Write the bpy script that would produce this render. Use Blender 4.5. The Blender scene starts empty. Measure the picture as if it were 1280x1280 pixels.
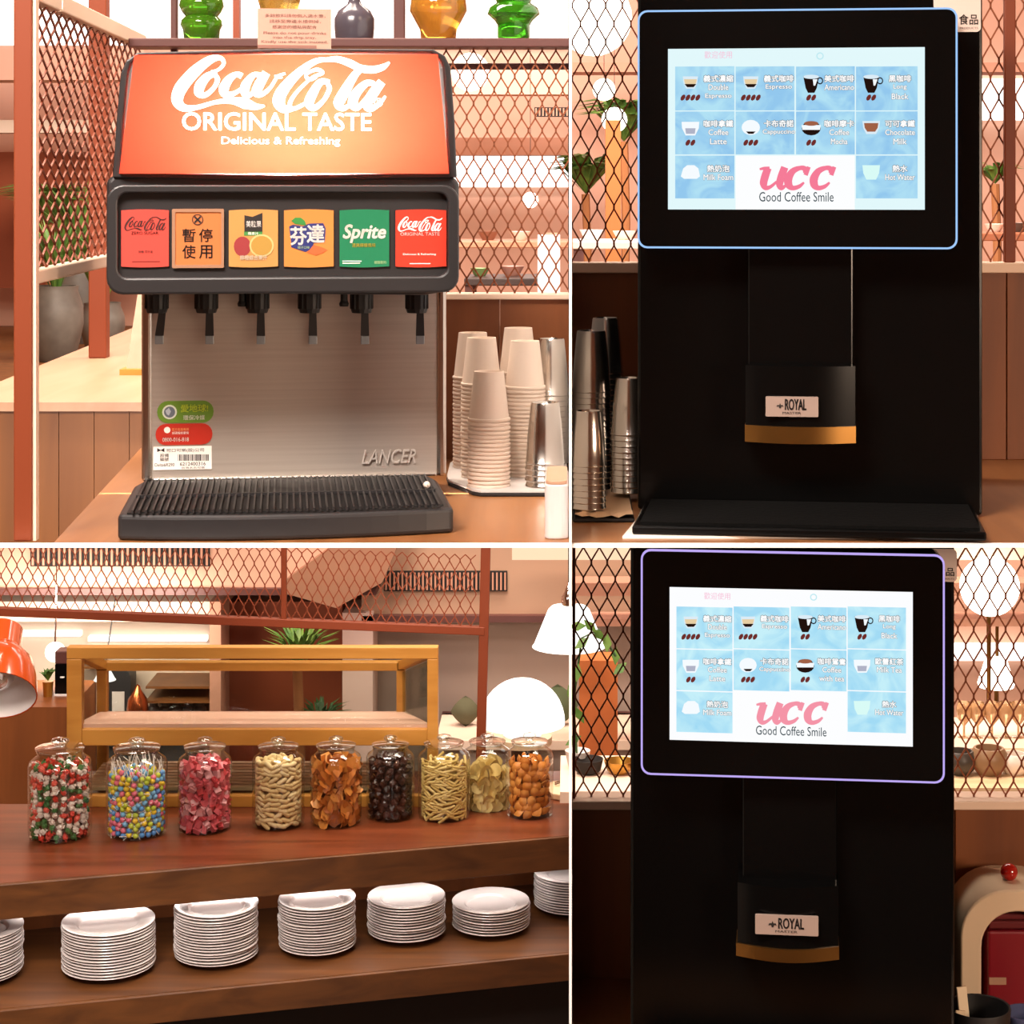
import bpy, bmesh, math, random
from mathutils import Vector, Matrix
random.seed(7)
D = bpy.data
SC = bpy.context.scene
COL = SC.collection
R = math.radians
# ------------------------------------------------------------ camera, light, exposure
FPX, PX0, PY0, ZCAM = 2600.0, 713.0, 230.0, 2.3
cam = D.cameras.new('camera'); cam.sensor_width = 36.0; cam.lens = FPX/1280*36
cam.shift_x = -(PX0-640)/1280; cam.shift_y = (PY0-640)/1280
cam.clip_start = 0.05; cam.clip_end = 60
camo = D.objects.new('camera', cam); COL.objects.link(camo)
camo.location = (0, 0, ZCAM); camo.rotation_euler = (R(90), 0, 0)
SC.camera = camo
vs = SC.view_settings
vs.view_transform = 'Standard'; vs.look = 'None'; vs.gamma = 1; vs.exposure = 0; vs.use_curve_mapping = False

def lin(c):
    if isinstance(c, str):
        c = c.lstrip('#'); c = [int(c[i:i+2], 16)/255 for i in (0, 2, 4)]
    return tuple(x/12.92 if x <= .04045 else ((x+.055)/1.055)**2.4 for x in c[:3]) + (1.0,)

def dim(c, f):
    c = lin(c); return tuple((x*f)*12.92 if x*f <= .0031308 else 1.055*(x*f)**(1/2.4)-.055 for x in c[:3])

w = D.worlds.new('world'); SC.world = w; w.use_nodes = True
w.node_tree.nodes['Background'].inputs[0].default_value = lin('#ffdcc0')
w.node_tree.nodes['Background'].inputs[1].default_value = 0.25

def area(name, loc, target, size, power, col, sy=None, spread=180):
    l = D.lights.new(name, 'AREA'); l.energy = power; l.color = lin(col)[:3]
    l.shape = 'RECTANGLE'; l.size = size; l.size_y = sy or size; l.spread = R(spread)
    o = D.objects.new(name, l); COL.objects.link(o); o.location = loc
    o.rotation_euler = (Vector(target)-Vector(loc)).to_track_quat('-Z', 'Y').to_euler()
    return o
area('ceiling_light_front', (-1.0, 1.2, 4.05), (-0.6, 3.2, 1.7), 1.4, 84, '#fff0e4', .8, 100)
area('ceiling_light_buffet', (-0.9, 3.7, 4.05), (-0.7, 4.8, .8), 1.6, 120, '#ffeedd', .6)
area('ceiling_light_lower_back', (0.3, 5.2, 4.05), (0.5, 6.2, .9), 2.6, 150, '#ffeedd', .7)
area('ceiling_light_upper_back', (0.0, 8.2, 4.1), (0.0, 9.6, 1.8), 4.0, 330, '#fff2ea', 1.6)
area('plate_fill_light', (-.55, 3.1, 1.815), (-.55, 4.75, .55), 1.1, 9, '#fff0e6', .06)  # added lamp with no fixture, brightens the plates below the upper shelf
sl_ = area('shelf_strip_light', (-.60, 4.70, .731), (-.60, 4.70, 0), 1.25, 1.0, '#fff0e8', .02); sl_.rotation_euler = (0, 0, math.atan(.27))
area('right_fill_light', (2.7, 0.0, 2.3), (.6, 3.2, 1.4), .7, 24, '#ffdfc2', .7, 90)  # fill lamp added in mid-air to lift the napkin holder and tumblers
area('ceiling_light_side', (1.4, 1.5, 4.05), (0.9, 3.3, 1.9), .8, 14, '#ffe0c0', .6)

# ------------------------------------------------------------ materials
MATS = {}
def mat(name, col, rough=.5, metal=0., emit=0., spec=.5, trans=0., coat=0., noise=None, bump=None, alpha=1.):
    if name in MATS: return MATS[name]
    m = D.materials.new(name); m.use_nodes = True; MATS[name] = m
    nt = m.node_tree; b = nt.nodes['Principled BSDF']
    c = lin(col)
    b.inputs['Base Color'].default_value = c
    b.inputs['Roughness'].default_value = rough
    b.inputs['Metallic'].default_value = metal
    b.inputs['Specular IOR Level'].default_value = spec
    b.inputs['Transmission Weight'].default_value = trans
    b.inputs['Coat Weight'].default_value = coat
    if emit:
        b.inputs['Emission Color'].default_value = c
        b.inputs['Emission Strength'].default_value = emit
    if noise:      # (second colour, scale vector, detail)
        tc = nt.nodes.new('ShaderNodeTexCoord'); mp = nt.nodes.new('ShaderNodeMapping')
        nz = nt.nodes.new('ShaderNodeTexNoise'); rp = nt.nodes.new('ShaderNodeValToRGB')
        mp.inputs['Scale'].default_value = noise[1]
        nz.inputs['Scale'].default_value = 1.0; nz.inputs['Detail'].default_value = noise[2]
        nz.inputs['Distortion'].default_value = noise[3] if len(noise) > 3 else 0
        rp.color_ramp.elements[0].position = .32; rp.color_ramp.elements[1].position = .68
        rp.color_ramp.elements[0].color = c; rp.color_ramp.elements[1].color = lin(noise[0])
        nt.links.new(tc.outputs['Object'], mp.inputs[0]); nt.links.new(mp.outputs[0], nz.inputs['Vector'])
        nt.links.new(nz.outputs['Fac'], rp.inputs[0]); nt.links.new(rp.outputs[0], b.inputs['Base Color'])
        if bump:
            bp = nt.nodes.new('ShaderNodeBump'); bp.inputs['Strength'].default_value = bump
            bp.inputs['Distance'].default_value = .002
            nt.links.new(nz.outputs['Fac'], bp.inputs['Height']); nt.links.new(bp.outputs[0], b.inputs['Normal'])
    return m
def emis(name, col, k=1.0):
    if name in MATS: return MATS[name]
    m = D.materials.new(name); m.use_nodes = True; MATS[name] = m
    nt = m.node_tree; nt.nodes.clear()
    e = nt.nodes.new('ShaderNodeEmission'); o = nt.nodes.new('ShaderNodeOutputMaterial')
    e.inputs[0].default_value = lin(col); e.inputs[1].default_value = k
    nt.links.new(e.outputs[0], o.inputs[0]); return m
def emis2(name, a, b, sc):
    m = emis(name, a)
    nt = m.node_tree
    if 'Noise Texture' in nt.nodes: return m
    tc = nt.nodes.new('ShaderNodeTexCoord'); nz = nt.nodes.new('ShaderNodeTexNoise'); rp = nt.nodes.new('ShaderNodeValToRGB')
    nz.inputs['Scale'].default_value = sc; nz.inputs['Detail'].default_value = 3; nz.inputs['Distortion'].default_value = 1.5
    rp.color_ramp.elements[0].position = .35; rp.color_ramp.elements[1].position = .65
    rp.color_ramp.elements[0].color = lin(a); rp.color_ramp.elements[1].color = lin(b)
    nt.links.new(tc.outputs['Object'], nz.inputs['Vector']); nt.links.new(nz.outputs['Fac'], rp.inputs[0]); nt.links.new(rp.outputs[0], nt.nodes['Emission'].inputs[0])
    return m
def glassm(name, tint='#ffffff', refl=1., ior=.85):
    m = D.materials.new(name); m.use_nodes = True; MATS[name] = m
    nt = m.node_tree; nt.nodes.clear()
    t = nt.nodes.new('ShaderNodeBsdfTransparent'); g = nt.nodes.new('ShaderNodeBsdfGlossy')
    f = nt.nodes.new('ShaderNodeLayerWeight'); f.inputs[0].default_value = .5
    pw = nt.nodes.new('ShaderNodeMath'); pw.operation = 'POWER'; pw.inputs[1].default_value = 3.5
    ml = nt.nodes.new('ShaderNodeMath'); ml.operation = 'MULTIPLY_ADD'; ml.inputs[1].default_value = ior; ml.inputs[2].default_value = .06
    x = nt.nodes.new('ShaderNodeMixShader'); o = nt.nodes.new('ShaderNodeOutputMaterial')
    t.inputs[0].default_value = lin(tint); g.inputs['Roughness'].default_value = .03
    g.inputs[0].default_value = (refl, refl, refl, 1)
    nt.links.new(f.outputs['Facing'], pw.inputs[0]); nt.links.new(pw.outputs[0], ml.inputs[0]); nt.links.new(ml.outputs[0], x.inputs[0]); nt.links.new(t.outputs[0], x.inputs[1]); nt.links.new(g.outputs[0], x.inputs[2])
    nt.links.new(x.outputs[0], o.inputs[0]); return m

M = dict(
 plaster=mat('plaster', '#d9b49a', .9, noise=('#cfa88c', (3, 3, 3), 3)),
 floor=mat('floor_tile', '#6b5648', .5, noise=('#5c493d', (2, 2, 2), 4)),
 dark=mat('dark_paint', '#1c1512', .8),
 white=mat('white_lacquer', '#ffffff', .5, emit=0),
 salmon=mat('salmon_paint', '#dfb09a', .85, noise=('#d8a68e', (2, 2, 2), 2)),
 salmon2=mat('salmon_shade', '#c08a72', .85),
 wains=mat('wainscot_wood', '#8a4d20', .5, noise=('#6e3a16', (14, 14, 1.2), 5, .6), bump=.1),
 shelfw=mat('buffet_wood', '#753a20', .3, noise=('#552712', (1.6, 26, 26), 5, .7), bump=.05),
 shelfe=mat('buffet_edge_wood', '#6a401d', .42, noise=('#4d2c12', (2.0, 30, 30), 5, .7), bump=.05),
 counter=mat('counter_wood', '#99663d', .35, noise=('#83532d', (22, 2, 22), 5, .6)),
 counterl=mat('pale_counter_wood', '#bd9478', .4, noise=('#b3886a', (20, 2, 20), 4, .6)),
 bench=mat('bench_wood', '#7f4e22', .5, noise=('#683c18', (16, 16, 1.4), 5, .6)),
 sill=mat('pale_sill', '#efd3bd', .55),
 orange=mat('orange_frame', '#7c3413', .55),
 mesh=mat('bronze_mesh', '#8f4f30', .45, metal=.35),
 mesho=mat('orange_mesh', '#8a4226', .5, metal=.1),
 maroon=mat('maroon_shelf', '#5d3530', .5),
 charcoal=mat('charcoal_plastic', '#242223', .42),
 charcoal2=mat('charcoal_recess', '#211f20', .5),
 black=mat('black_gloss', '#060606', .2, spec=.22),
 blackm=mat('black_matte', '#0d0c0d', .55),
 blackt=mat('black_mat', '#040404', .9, spec=.1, noise=('#080808', (160, 160, 160), 3), bump=.8),
 steel=mat('brushed_steel', '#c9c0b6', .42, metal=.62, noise=('#c0b6ac', (3, 3, 200), 3)),
 steels=mat('polished_steel', '#c9c2ba', .2, metal=1.),
 chrome=mat('chrome', '#e6e6e6', .08, metal=1.),
 gold=mat('copper_band', '#86602f', .3, metal=.9),
 paper=mat('paper_cup', '#dfcdbd', .7),
 ceramic=mat('white_ceramic', '#e6dfdc', .18, coat=.3),
 traym=mat('grey_tray', '#cdc6c2', .4),
 glass=glassm('clear_glass', '#f7faf8', .9),
 glassk=glassm('lid_glass', '#eef3f1', 1., 1.6),
 pane=glassm('pane_glass', '#e9ece8', .5, .3),
 pine=mat('pine_wood', '#c98f3f', .45, noise=('#b57a2e', (3, 24, 24), 4, .5)),
 pinel=mat('pale_pine', '#e7c9a4', .5, noise=('#dcb98e', (3, 30, 30), 4, .5)),
 pinkw=mat('pink_board', '#f0c3ae', .5),
 ink=mat('black_ink', '#1a1210', .7),
 inkb=mat('brown_ink', '#6f4a42', .7),
 white_p=mat('white_print', '#fbf6f0', .6),
 globe=emis('lamp_globe', '#fff4e2', 6.0),
 shade=emis('lamp_shade_glow', '#fff8ee', 2.2),
 daylight=emis('daylight_pane', '#fffaf4', 2.4),
 warmglow=emis('warm_strip', '#ffe3c0', 1.7),
 green=mat('leaf', '#3f6a2a', .5, noise=('#6f8f3c', (20, 20, 20), 2)),
 greend=mat('leaf_dark', '#274a22', .5),
 potm=mat('stone_glaze', '#6d665c', .45, noise=('#544c44', (9, 9, 9), 4)),
)

# ------------------------------------------------------------ mesh helpers
class MB:
    def __init__(s): s.v = []; s.f = []
    def add(s, vs, fs):
        n = len(s.v); s.v += [tuple(p) for p in vs]; s.f += [tuple(i+n for i in f) for f in fs]; return s
    def box(s, x0, x1, y0, y1, z0, z1):
        return s.add([(x0,y0,z0),(x1,y0,z0),(x1,y1,z0),(x0,y1,z0),(x0,y0,z1),(x1,y0,z1),(x1,y1,z1),(x0,y1,z1)],
              [(0,3,2,1),(4,5,6,7),(0,1,5,4),(1,2,6,5),(2,3,7,6),(3,0,4,7)])
    def hexa(s, b, t):      # bottom 4 points, top 4 points
        return s.add(list(b)+list(t), [(0,3,2,1),(4,5,6,7),(0,1,5,4),(1,2,6,5),(2,3,7,6),(3,0,4,7)])
    def prism(s, poly, y0, y1):      # polygon in x,z
        n = len(poly)
        return s.add([(x,y0,z) for x,z in poly]+[(x,y1,z) for x,z in poly],
              [tuple(range(n)), tuple(range(2*n-1, n-1, -1))]+[(i,(i+1)%n,n+(i+1)%n,n+i) for i in range(n)])
    def prismz(s, poly, z0, z1):
        n = len(poly)
        return s.add([(x,y,z0) for x,y in poly]+[(x,y,z1) for x,y in poly],
              [tuple(range(n)), tuple(range(2*n-1, n-1, -1))]+[(i,(i+1)%n,n+(i+1)%n,n+i) for i in range(n)])
    def ring(s, a, b, y0, y1):       # frame between two polygons with the same count
        n = len(a)
        V = [(x,y0,z) for x,z in a]+[(x,y0,z) for x,z in b]+[(x,y1,z) for x,z in a]+[(x,y1,z) for x,z in b]
        F = []
        for i in range(n):
            j = (i+1)%n
            F += [(i,j,n+j,n+i),(2*n+i,3*n+i,3*n+j,2*n+j),(i,2*n+i,2*n+j,j),(n+i,n+j,3*n+j,3*n+i)]
        return s.add(V, F)
    def lathe(s, prof, n=20, c=(0,0,0), sy=1.0, caps=True):
        m = len(prof); V = []; F = []
        for r, z in prof:
            for k in range(n):
                a = 2*math.pi*k/n; V.append((c[0]+r*math.cos(a), c[1]+sy*r*math.sin(a), c[2]+z))
        for i in range(m-1):
            for k in range(n):
                j = (k+1)%n; F.append((i*n+k, i*n+j, (i+1)*n+j, (i+1)*n+k))
        if caps:
            F.append(tuple(range(n-1,-1,-1))); F.append(tuple((m-1)*n+k for k in range(n)))
        return s.add(V, F)
    def tube(s, path, r, n=8, flat=None):
        P = [Vector(p) for p in path]; V = []; F = []; m = len(P)
        for i, p in enumerate(P):
            t = (P[min(i+1,m-1)]-P[max(i-1,0)]).normalized()
            u = t.cross(Vector((0,0,1)))
            if u.length < .05: u = t.cross(Vector((1,0,0)))
            u.normalize(); q = t.cross(u)
            rr = r[i] if isinstance(r, (list, tuple)) else r
            for k in range(n):
                a = 2*math.pi*k/n; V.append(p+u*(rr*math.cos(a))+q*(rr*math.sin(a)*(flat or 1)))
        for i in range(m-1):
            for k in range(n):
                j = (k+1)%n; F.append((i*n+k, i*n+j, (i+1)*n+j, (i+1)*n+k))
        F.append(tuple(range(n-1,-1,-1))); F.append(tuple((m-1)*n+k for k in range(n)))
        return s.add(V, F)
    def ball(s, c, r, n=12, m=8, sx=1, sy=1, sz=1):
        pr = [(max(1e-4, math.sin(math.pi*i/m))*r, -math.cos(math.pi*i/m)*r*sz) for i in range(m+1)]
        k = len(s.v); s.lathe(pr, n, (0,0,0), 1.0, False)
        for i in range(k, len(s.v)):
            x,y,z = s.v[i]; s.v[i] = (x*sx+c[0], y*sy+c[1], z+c[2])
        return s
    def bar(s, a, b, w, h):     # square bar a to b
        a = Vector(a); b = Vector(b); t = (b-a).normalized()
        u = t.cross(Vector((0,0,1)))
        if u.length < .05: u = Vector((1,0,0))
        u.normalize(); q = u.cross(t).normalized(); u *= w/2; q *= h/2
        return s.hexa([a-u-q, a+u-q, a+u+q, a-u+q], [b-u-q, b+u-q, b+u+q, b-u+q])
    def ribbon(s, pts, wid, y, sub=5, th=.0006):   # smooth stroke of varying width in x,z
        P = []; n = len(pts)
        for i in range(n-1):
            p0,p1,p2,p3 = [Vector(pts[max(0,min(n-1,i+d))]) for d in (-1,0,1,2)]
            for k in range(sub):
                t = k/sub
                P.append((.5*((2*p1)+(p2-p0)*t+(2*p0-5*p1+4*p2-p3)*t*t+(3*p1-p0-3*p2+p3)*t**3), wid[i]*(1-t)+wid[i+1]*t))
        P.append((Vector(pts[-1]), wid[-1])); m = len(P); V = []
        for i,(p,wd) in enumerate(P):
            t = P[min(i+1,m-1)][0]-P[max(i-1,0)][0]; t.normalize()
            q = Vector((-t.y, t.x))*wd/2
            V += [(p.x+q.x, y, p.y+q.y), (p.x-q.x, y, p.y-q.y)]
        return s.add(V, [(2*i, 2*i+1, 2*i+3, 2*i+2) for i in range(m-1)])
    def mesh_data(s, name, m, smooth=None):
        me = D.meshes.new(name); me.from_pydata(s.v, [], s.f)
        bm = bmesh.new(); bm.from_mesh(me); bmesh.ops.recalc_face_normals(bm, faces=bm.faces); bm.to_mesh(me); bm.free()
        for mm in (m if isinstance(m, (list, tuple)) else [m]): me.materials.append(mm)
        if smooth is not None:
            me.shade_smooth(); me.set_sharp_from_angle(angle=R(smooth))
        return me

def link(name, me, parent=None, loc=None):
    o = D.objects.new(name, me); COL.objects.link(o)
    if parent is not None: o.parent = parent
    if loc is not None: o.location = loc
    return o
def tag(o, label=None, cat=None, group=None, kind=None):
    if label: o['label'] = label
    if cat: o['category'] = cat
    if group: o['group'] = group
    if kind: o['kind'] = kind
    return o
def bev(o, wd=.003, seg=2):
    b = o.modifiers.new('bevel', 'BEVEL'); b.width = wd; b.segments = seg; b.limit_method = 'ANGLE'; b.angle_limit = R(40); return o
def part(name, mb, m, parent, smooth=None, bevel=0, seg=2):
    o = link(name, mb.mesh_data(name, m, smooth), parent)
    if bevel: bev(o, bevel, seg)
    return o
def one(name, mb, m, label, cat, group=None, loc=(0,0,0), smooth=None, bevel=0, rz=0):
    o = link(name, mb.mesh_data(name, m, smooth)); o.location = loc; o.rotation_euler = (0,0,rz)
    if bevel: bev(o, bevel)
    return tag(o, label, cat, group)
def struct(name, mb, m, bevel=0, smooth=None):
    o = link(name, mb.mesh_data(name, m, smooth)); o['kind'] = 'structure'
    if bevel: bev(o, bevel)
    return o
def thing(name, label, cat, loc=(0,0,0), rz=0, group=None):
    o = D.objects.new(name, None); COL.objects.link(o); o.location = loc; o.rotation_euler = (0,0,rz)
    o.empty_display_size = .05
    return tag(o, label, cat, group)
def dup(src, loc=None, rz=None, label=None, group=None, parent=None):
    c = src.copy(); COL.objects.link(c)
    if parent is not None: c.parent = parent
    if loc is not None: c.location = loc
    if rz is not None: c.rotation_euler = (0,0,rz)
    if label: c['label'] = label
    if group: c['group'] = group
    for ch in src.children: dup(ch, parent=c)
    return c

# ------------------------------------------------------------ pixel -> place
def P(px, py, d): return Vector(((px-PX0)/FPX*d, d, ZCAM-(py-PY0)/FPX*d))
def onz(px, py, z):            # point on a level surface of height z
    d = (ZCAM-z)*FPX/(py-PY0); return Vector(((px-PX0)/FPX*d, d, z))
def X(px, d): return (px-PX0)/FPX*d
def Z(py, d): return ZCAM-(py-PY0)/FPX*d
class Frame:                   # a thing turned to face along the ray through column cx
    def __init__(s, cx, d, z):
        s.phi = math.atan((cx-PX0)/FPX); s.o = Vector((math.tan(s.phi)*d, d, z)); s.rz = -s.phi
        c, n = math.cos(s.phi), math.sin(s.phi)
        s.c, s.s = c, n
        s.eye = s.loc(Vector((0,0,ZCAM)))
    def loc(s, p):
        q = p-s.o; return Vector((q.x*s.c-q.y*s.s, q.x*s.s+q.y*s.c, q.z))
    def pix(s, px, py, k):
        dx, dy, dz = (px-PX0)/FPX, 1.0, -(py-PY0)/FPX
        lx, ly = dx*s.c-dy*s.s, dx*s.s+dy*s.c
        t = (k-s.eye.y)/ly
        return (s.eye.x+lx*t, s.eye.z+dz*t)
    def rect(s, x0, y0, x1, y1, k):
        a = s.pix(x0, (y0+y1)/2, k)[0]; b = s.pix(x1, (y0+y1)/2, k)[0]
        xm = (x0+x1)/2
        return a, b, s.pix(xm, y1, k)[1], s.pix(xm, y0, k)[1]
def rrect(x0, x1, z0, z1, r, n=5):
    out = []
    for cx, cz, a0 in ((x1-r, z1-r, 0), (x0+r, z1-r, 90), (x0+r, z0+r, 180), (x1-r, z0+r, 270)):
        for i in range(n+1):
            a = R(a0+90*i/n); out.append((cx+r*math.cos(a), cz+r*math.sin(a)))
    return out
def ell(cx, cz, rx, rz, n=18): return [(cx+rx*math.cos(2*math.pi*i/n), cz+rz*math.sin(2*math.pi*i/n)) for i in range(n)]

# ------------------------------------------------------------ lettering, made in one batch at the end
TEXTS = []
def text(parent, body, x0, x1, z0, z1, y, m, shear=0., bold=0., name='lettering', ext=0., align='CENTER'):
    TEXTS.append((parent, body, x0, x1, z0, z1, y, m, shear, bold, name, ext, align))
def flush_texts():
    uniq = {}
    for t in TEXTS:
        key = (t[1], t[8], t[12])
        if key in uniq: continue
        c = D.curves.new('lettering_curve', 'FONT'); c.body = t[1]; c.shear = t[8]; c.offset = 0; c.align_x = t[12]
        c.resolution_u = 3; c.space_line = 1.0
        o = D.objects.new('lettering_source', c); COL.objects.link(o); uniq[key] = o
    bpy.context.view_layer.update(); dg = bpy.context.evaluated_depsgraph_get()
    data = {}
    for k, o in uniq.items():
        me = D.meshes.new_from_object(o.evaluated_get(dg))
        data[k] = ([v.co.copy() for v in me.vertices], [tuple(p.vertices) for p in me.polygons]); D.meshes.remove(me)
    for o in uniq.values(): D.curves.remove(o.data)
    for (parent, body, x0, x1, z0, z1, y, m, sh, bo, name, ext, al) in TEXTS:
        V, F = data[(body, sh, al)]
        if not V: continue
        ax, bx = min(v.x for v in V), max(v.x for v in V); ay, by = min(v.y for v in V), max(v.y for v in V)
        sx, sz = (x1-x0)/(bx-ax), (z1-z0)/(by-ay)
        W = [(x0+(v.x-ax)*sx, y, z0+(v.y-ay)*sz) for v in V]
        if bo and not ext:      # heavier strokes: the same outline laid down shifted a little each way
            h = (z1-z0)*.9*bo/max(1, body.count('\n')+1); n0 = len(W); W0 = list(W); F0 = list(F)
            for k, (ex, ez) in enumerate(((h,0),(-h,0),(0,h),(0,-h),(h*.7,h*.7),(-h*.7,h*.7),(h*.7,-h*.7),(-h*.7,-h*.7))):
                W += [(x+ex, yy, z+ez) for x, yy, z in W0]; F = list(F)+[tuple(i+n0*(k+1) for i in f) for f in F0]
        me = D.meshes.new(name); me.from_pydata(W, [], F); me.materials.append(m)
        o = link(name, me, parent)
        if ext:
            s = o.modifiers.new('depth', 'SOLIDIFY'); s.thickness = ext
# ------------------------------------------------------------ room shell and levels
ZC = ZCAM-(448.5/FPX)*2.69          # upper counter height
ZL = ZCAM-(996/FPX)*3.3             # lower right counter height
ZS = .8097                          # buffet top
struct('floor', MB().box(-5, 5, -1.6, 11.1, -.1, 0), M['floor'])
struct('ceiling', MB().box(-5, 5, -1.6, 11.1, 4.2, 4.3), M['plaster'])
struct('wall_left', MB().box(-5.1, -5, -1.6, 11.1, 0, 4.2), M['plaster'])
struct('wall_right', MB().box(5, 5.1, -1.6, 11.1, 0, 4.2), M['plaster'])
struct('wall_front', MB().box(-5, 5, -1.7, -1.6, 0, 4.2), M['plaster'])
struct('wall_back', MB().box(-5, 5, 11.0, 11.1, 0, 4.2), M['salmon'])
struct('floor_upper', MB().box(-5, 5, 6.35, 11.0, 1.42, 1.55), M['bench'])
struct('wall_lower_back', MB().box(-5, 5, 6.3, 6.35, 0, 1.55), M['salmon'])
struct('wall_divider', MB().box(-.0017, .0017, 2.67, 3.62, 0, 2.75), M['white'])
struct('trim_1', MB().box(-.95, 1.12, 2.675, 2.69, ZC-.0038, ZC), M['white'])

def xmesh(O, u, v, W, H, cw, ch, t, mb=None):
    mb = mb or MB(); O = Vector(O); u = Vector(u).normalized(); v = Vector(v).normalized()
    nx, ny = int(W/(cw/2)), int(H/(ch/2)); b = ch*.05
    c = lambda i, j, o=0: O+u*(i*cw/2)+v*min(max(j*ch/2+o, 0), H)
    for i in range(nx+1):
        for j in range(ny+2):
            if (i+j) % 2: continue
            if j*ch/2-b < H: mb.bar(c(i, j, -b), c(i, j, b), t*1.25, t)
            if j*ch/2+b > H: continue
            for s in (-1, 1):
                if 0 <= i+s <= nx: mb.bar(c(i, j, b), c(i+s, j+1, -b), t, t)
    return mb

# counters of the upper tier
dg = onz(178, 558, ZC)
one('drinks_counter', MB().prismz([(X(67,2.69),2.69), (-.0018,2.69), (-.0018,3.72), (X(205,3.72),3.72), (dg.x,dg.y)], ZC-.006, ZC), M['counter'],
    'brown wooden counter under the soda dispenser and paper cups', 'counter')
one('coffee_counter', MB().box(.0018, 1.12, 2.69, 3.56, ZC-.006, ZC), M['counter'],
    'dark wooden counter under the coffee machine with blue lit screen edge', 'counter')
one('lower_coffee_counter', MB().box(.0018, 1.1, 2.55, 3.36, ZL-.03, ZL), M['counter'],
    'orange brown wooden counter under the coffee machine beside the napkin holder', 'counter')
def wainscot(x0, x1, y, z0, z1, zs, label, name='panelled_partition'):
    t = thing(name, label, 'partition', ((x0+x1)/2, y, z0))
    n = max(1, int((x1-x0)/.115)); wd = (x1-x0)/n
    for i in range(n):
        a = x0+i*wd-(x0+x1)/2
        part('panel_board', MB().box(a+.0008, a+wd-.0008, 0, .03, 0, z1-z0), M['wains'], t, bevel=.001)
    part('sill', MB().box(x0-(x0+x1)/2, x1-(x0+x1)/2, -.012, .045, z1-z0, zs-z0), M['sill'], t, bevel=.002)
    return t
Y1 = 3.50
wainscot(X(190,Y1), -.002, Y1, ZC, Z(374,Y1), Z(367,Y1), 'brown wood panel partition with pale sill behind the paper cups')
wainscot(.002, 1.1, Y1, ZC, Z(341,Y1), Z(328,Y1), 'dark brown wood panel partition behind the coffee machine with blue lit screen edge')
Y4 = 3.31
wainscot(.002, 1.1, Y4, ZL, Z(1010,Y4), Z(999,Y4), 'orange brown wood panel partition behind the napkin holder')

# mesh screens
def screen(label, name, rails, mesh_mb, mm, fm):
    t = thing(name, label, 'screen')
    for nm, mb in rails: part(nm, mb, fm, t, bevel=.002)
    part('expanded_metal', mesh_mb, mm, t)
    return t
s = screen('bronze expanded metal screen with maroon top shelf behind the soda dispenser', 'mesh_screen',
   [('top_shelf', MB().box(X(165,Y1), -.002, Y1-.03, Y1+.05, Z(60,Y1), Z(49,Y1))),
    ('cross_rail', MB().box(X(560,Y1+.05), -.002, Y1+.045, Y1+.06, Z(87,Y1+.05), Z(79,Y1+.05))),
    ('upright', MB().box(X(213,Y1+.03), X(221,Y1+.03), Y1+.03, Y1+.045, Z(367,Y1), Z(-40,Y1))),
    ('upright', MB().box(X(492,Y1+.03), X(506,Y1+.03), Y1+.03, Y1+.045, Z(50,Y1), Z(-40,Y1)))],
   xmesh((X(540,Y1), Y1+.012, Z(367,Y1)), (1,0,0), (0,0,1), X(714,Y1)-X(540,Y1), Z(60,Y1)-Z(367,Y1), X(713+17.2,Y1), Z(0,Y1)-Z(34,Y1), .0026),
   M['mesh'], M['maroon'])
s = screen('bronze expanded metal screen behind steel tumblers and coffee machine', 'mesh_screen',
   [('upright', MB().box(X(1255,Y1), X(1269,Y1), Y1-.005, Y1+.008, Z(328,Y1), Z(-40,Y1))),
    ('top_rail', MB().box(.002, 1.1, Y1, Y1+.03, Z(-40,Y1), Z(-28,Y1)))],
   xmesh((.003, Y1+.014, Z(328,Y1)), (1,0,0), (0,0,1), 1.09, Z(-28,Y1)-Z(328,Y1), X(713+21,Y1), Z(0,Y1)-Z(46,Y1), .0026), M['mesh'], M['orange'])
s = screen('bronze expanded metal screen in front of round globe lamps', 'mesh_screen',
   [('upright', MB().box(.003, .008, Y4, Y4+.012, Z(999,Y4), 1.825)),
    ('top_rail', MB().box(.008, 1.1, Y4, Y4+.02, 1.81, 1.825))],
   xmesh((.008, Y4+.014, Z(999,Y4)), (1,0,0), (0,0,1), 1.09, 1.81-Z(999,Y4), X(713+20,Y4), Z(0,Y4)-Z(42,Y4), .0024), M['mesh'], M['orange'])
# slanting side screen at the left of the dispenser
A0, A1 = Vector((X(36,2.71), 2.71, 0)), Vector((X(176,3.70), 3.70, 0))
zt, zb = 2.54, 2.186
u = (A1-A0).normalized(); L = (A1-A0).length
def zz(p, z): return Vector((p.x, p.y, z))
s = thing('side_screen', 'orange steel frame with fine metal mesh beside the pale counter', 'screen')
part('post', MB().box(X(18,2.705), X(41,2.705), 2.70, 2.72, ZC, 2.75), M['orange'], s, bevel=.002)
part('top_rail', MB().bar(zz(A0, zt+.012), zz(A1, zt+.012), .02, .024), M['sill'], s, bevel=.002)
part('bottom_rail', MB().bar(zz(A0, zb-.008), zz(A1, zb-.008), .02, .018), M['sill'], s, bevel=.002)
part('edge_strip', MB().box(X(41,2.705), X(45,2.705), 2.705, 2.72, ZC, 2.75), M['sill'], s)
part('expanded_metal', xmesh(zz(A0, zb), u, (0,0,1), L, zt-zb, .06, .030, .0026), M['mesho'], s)
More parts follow.
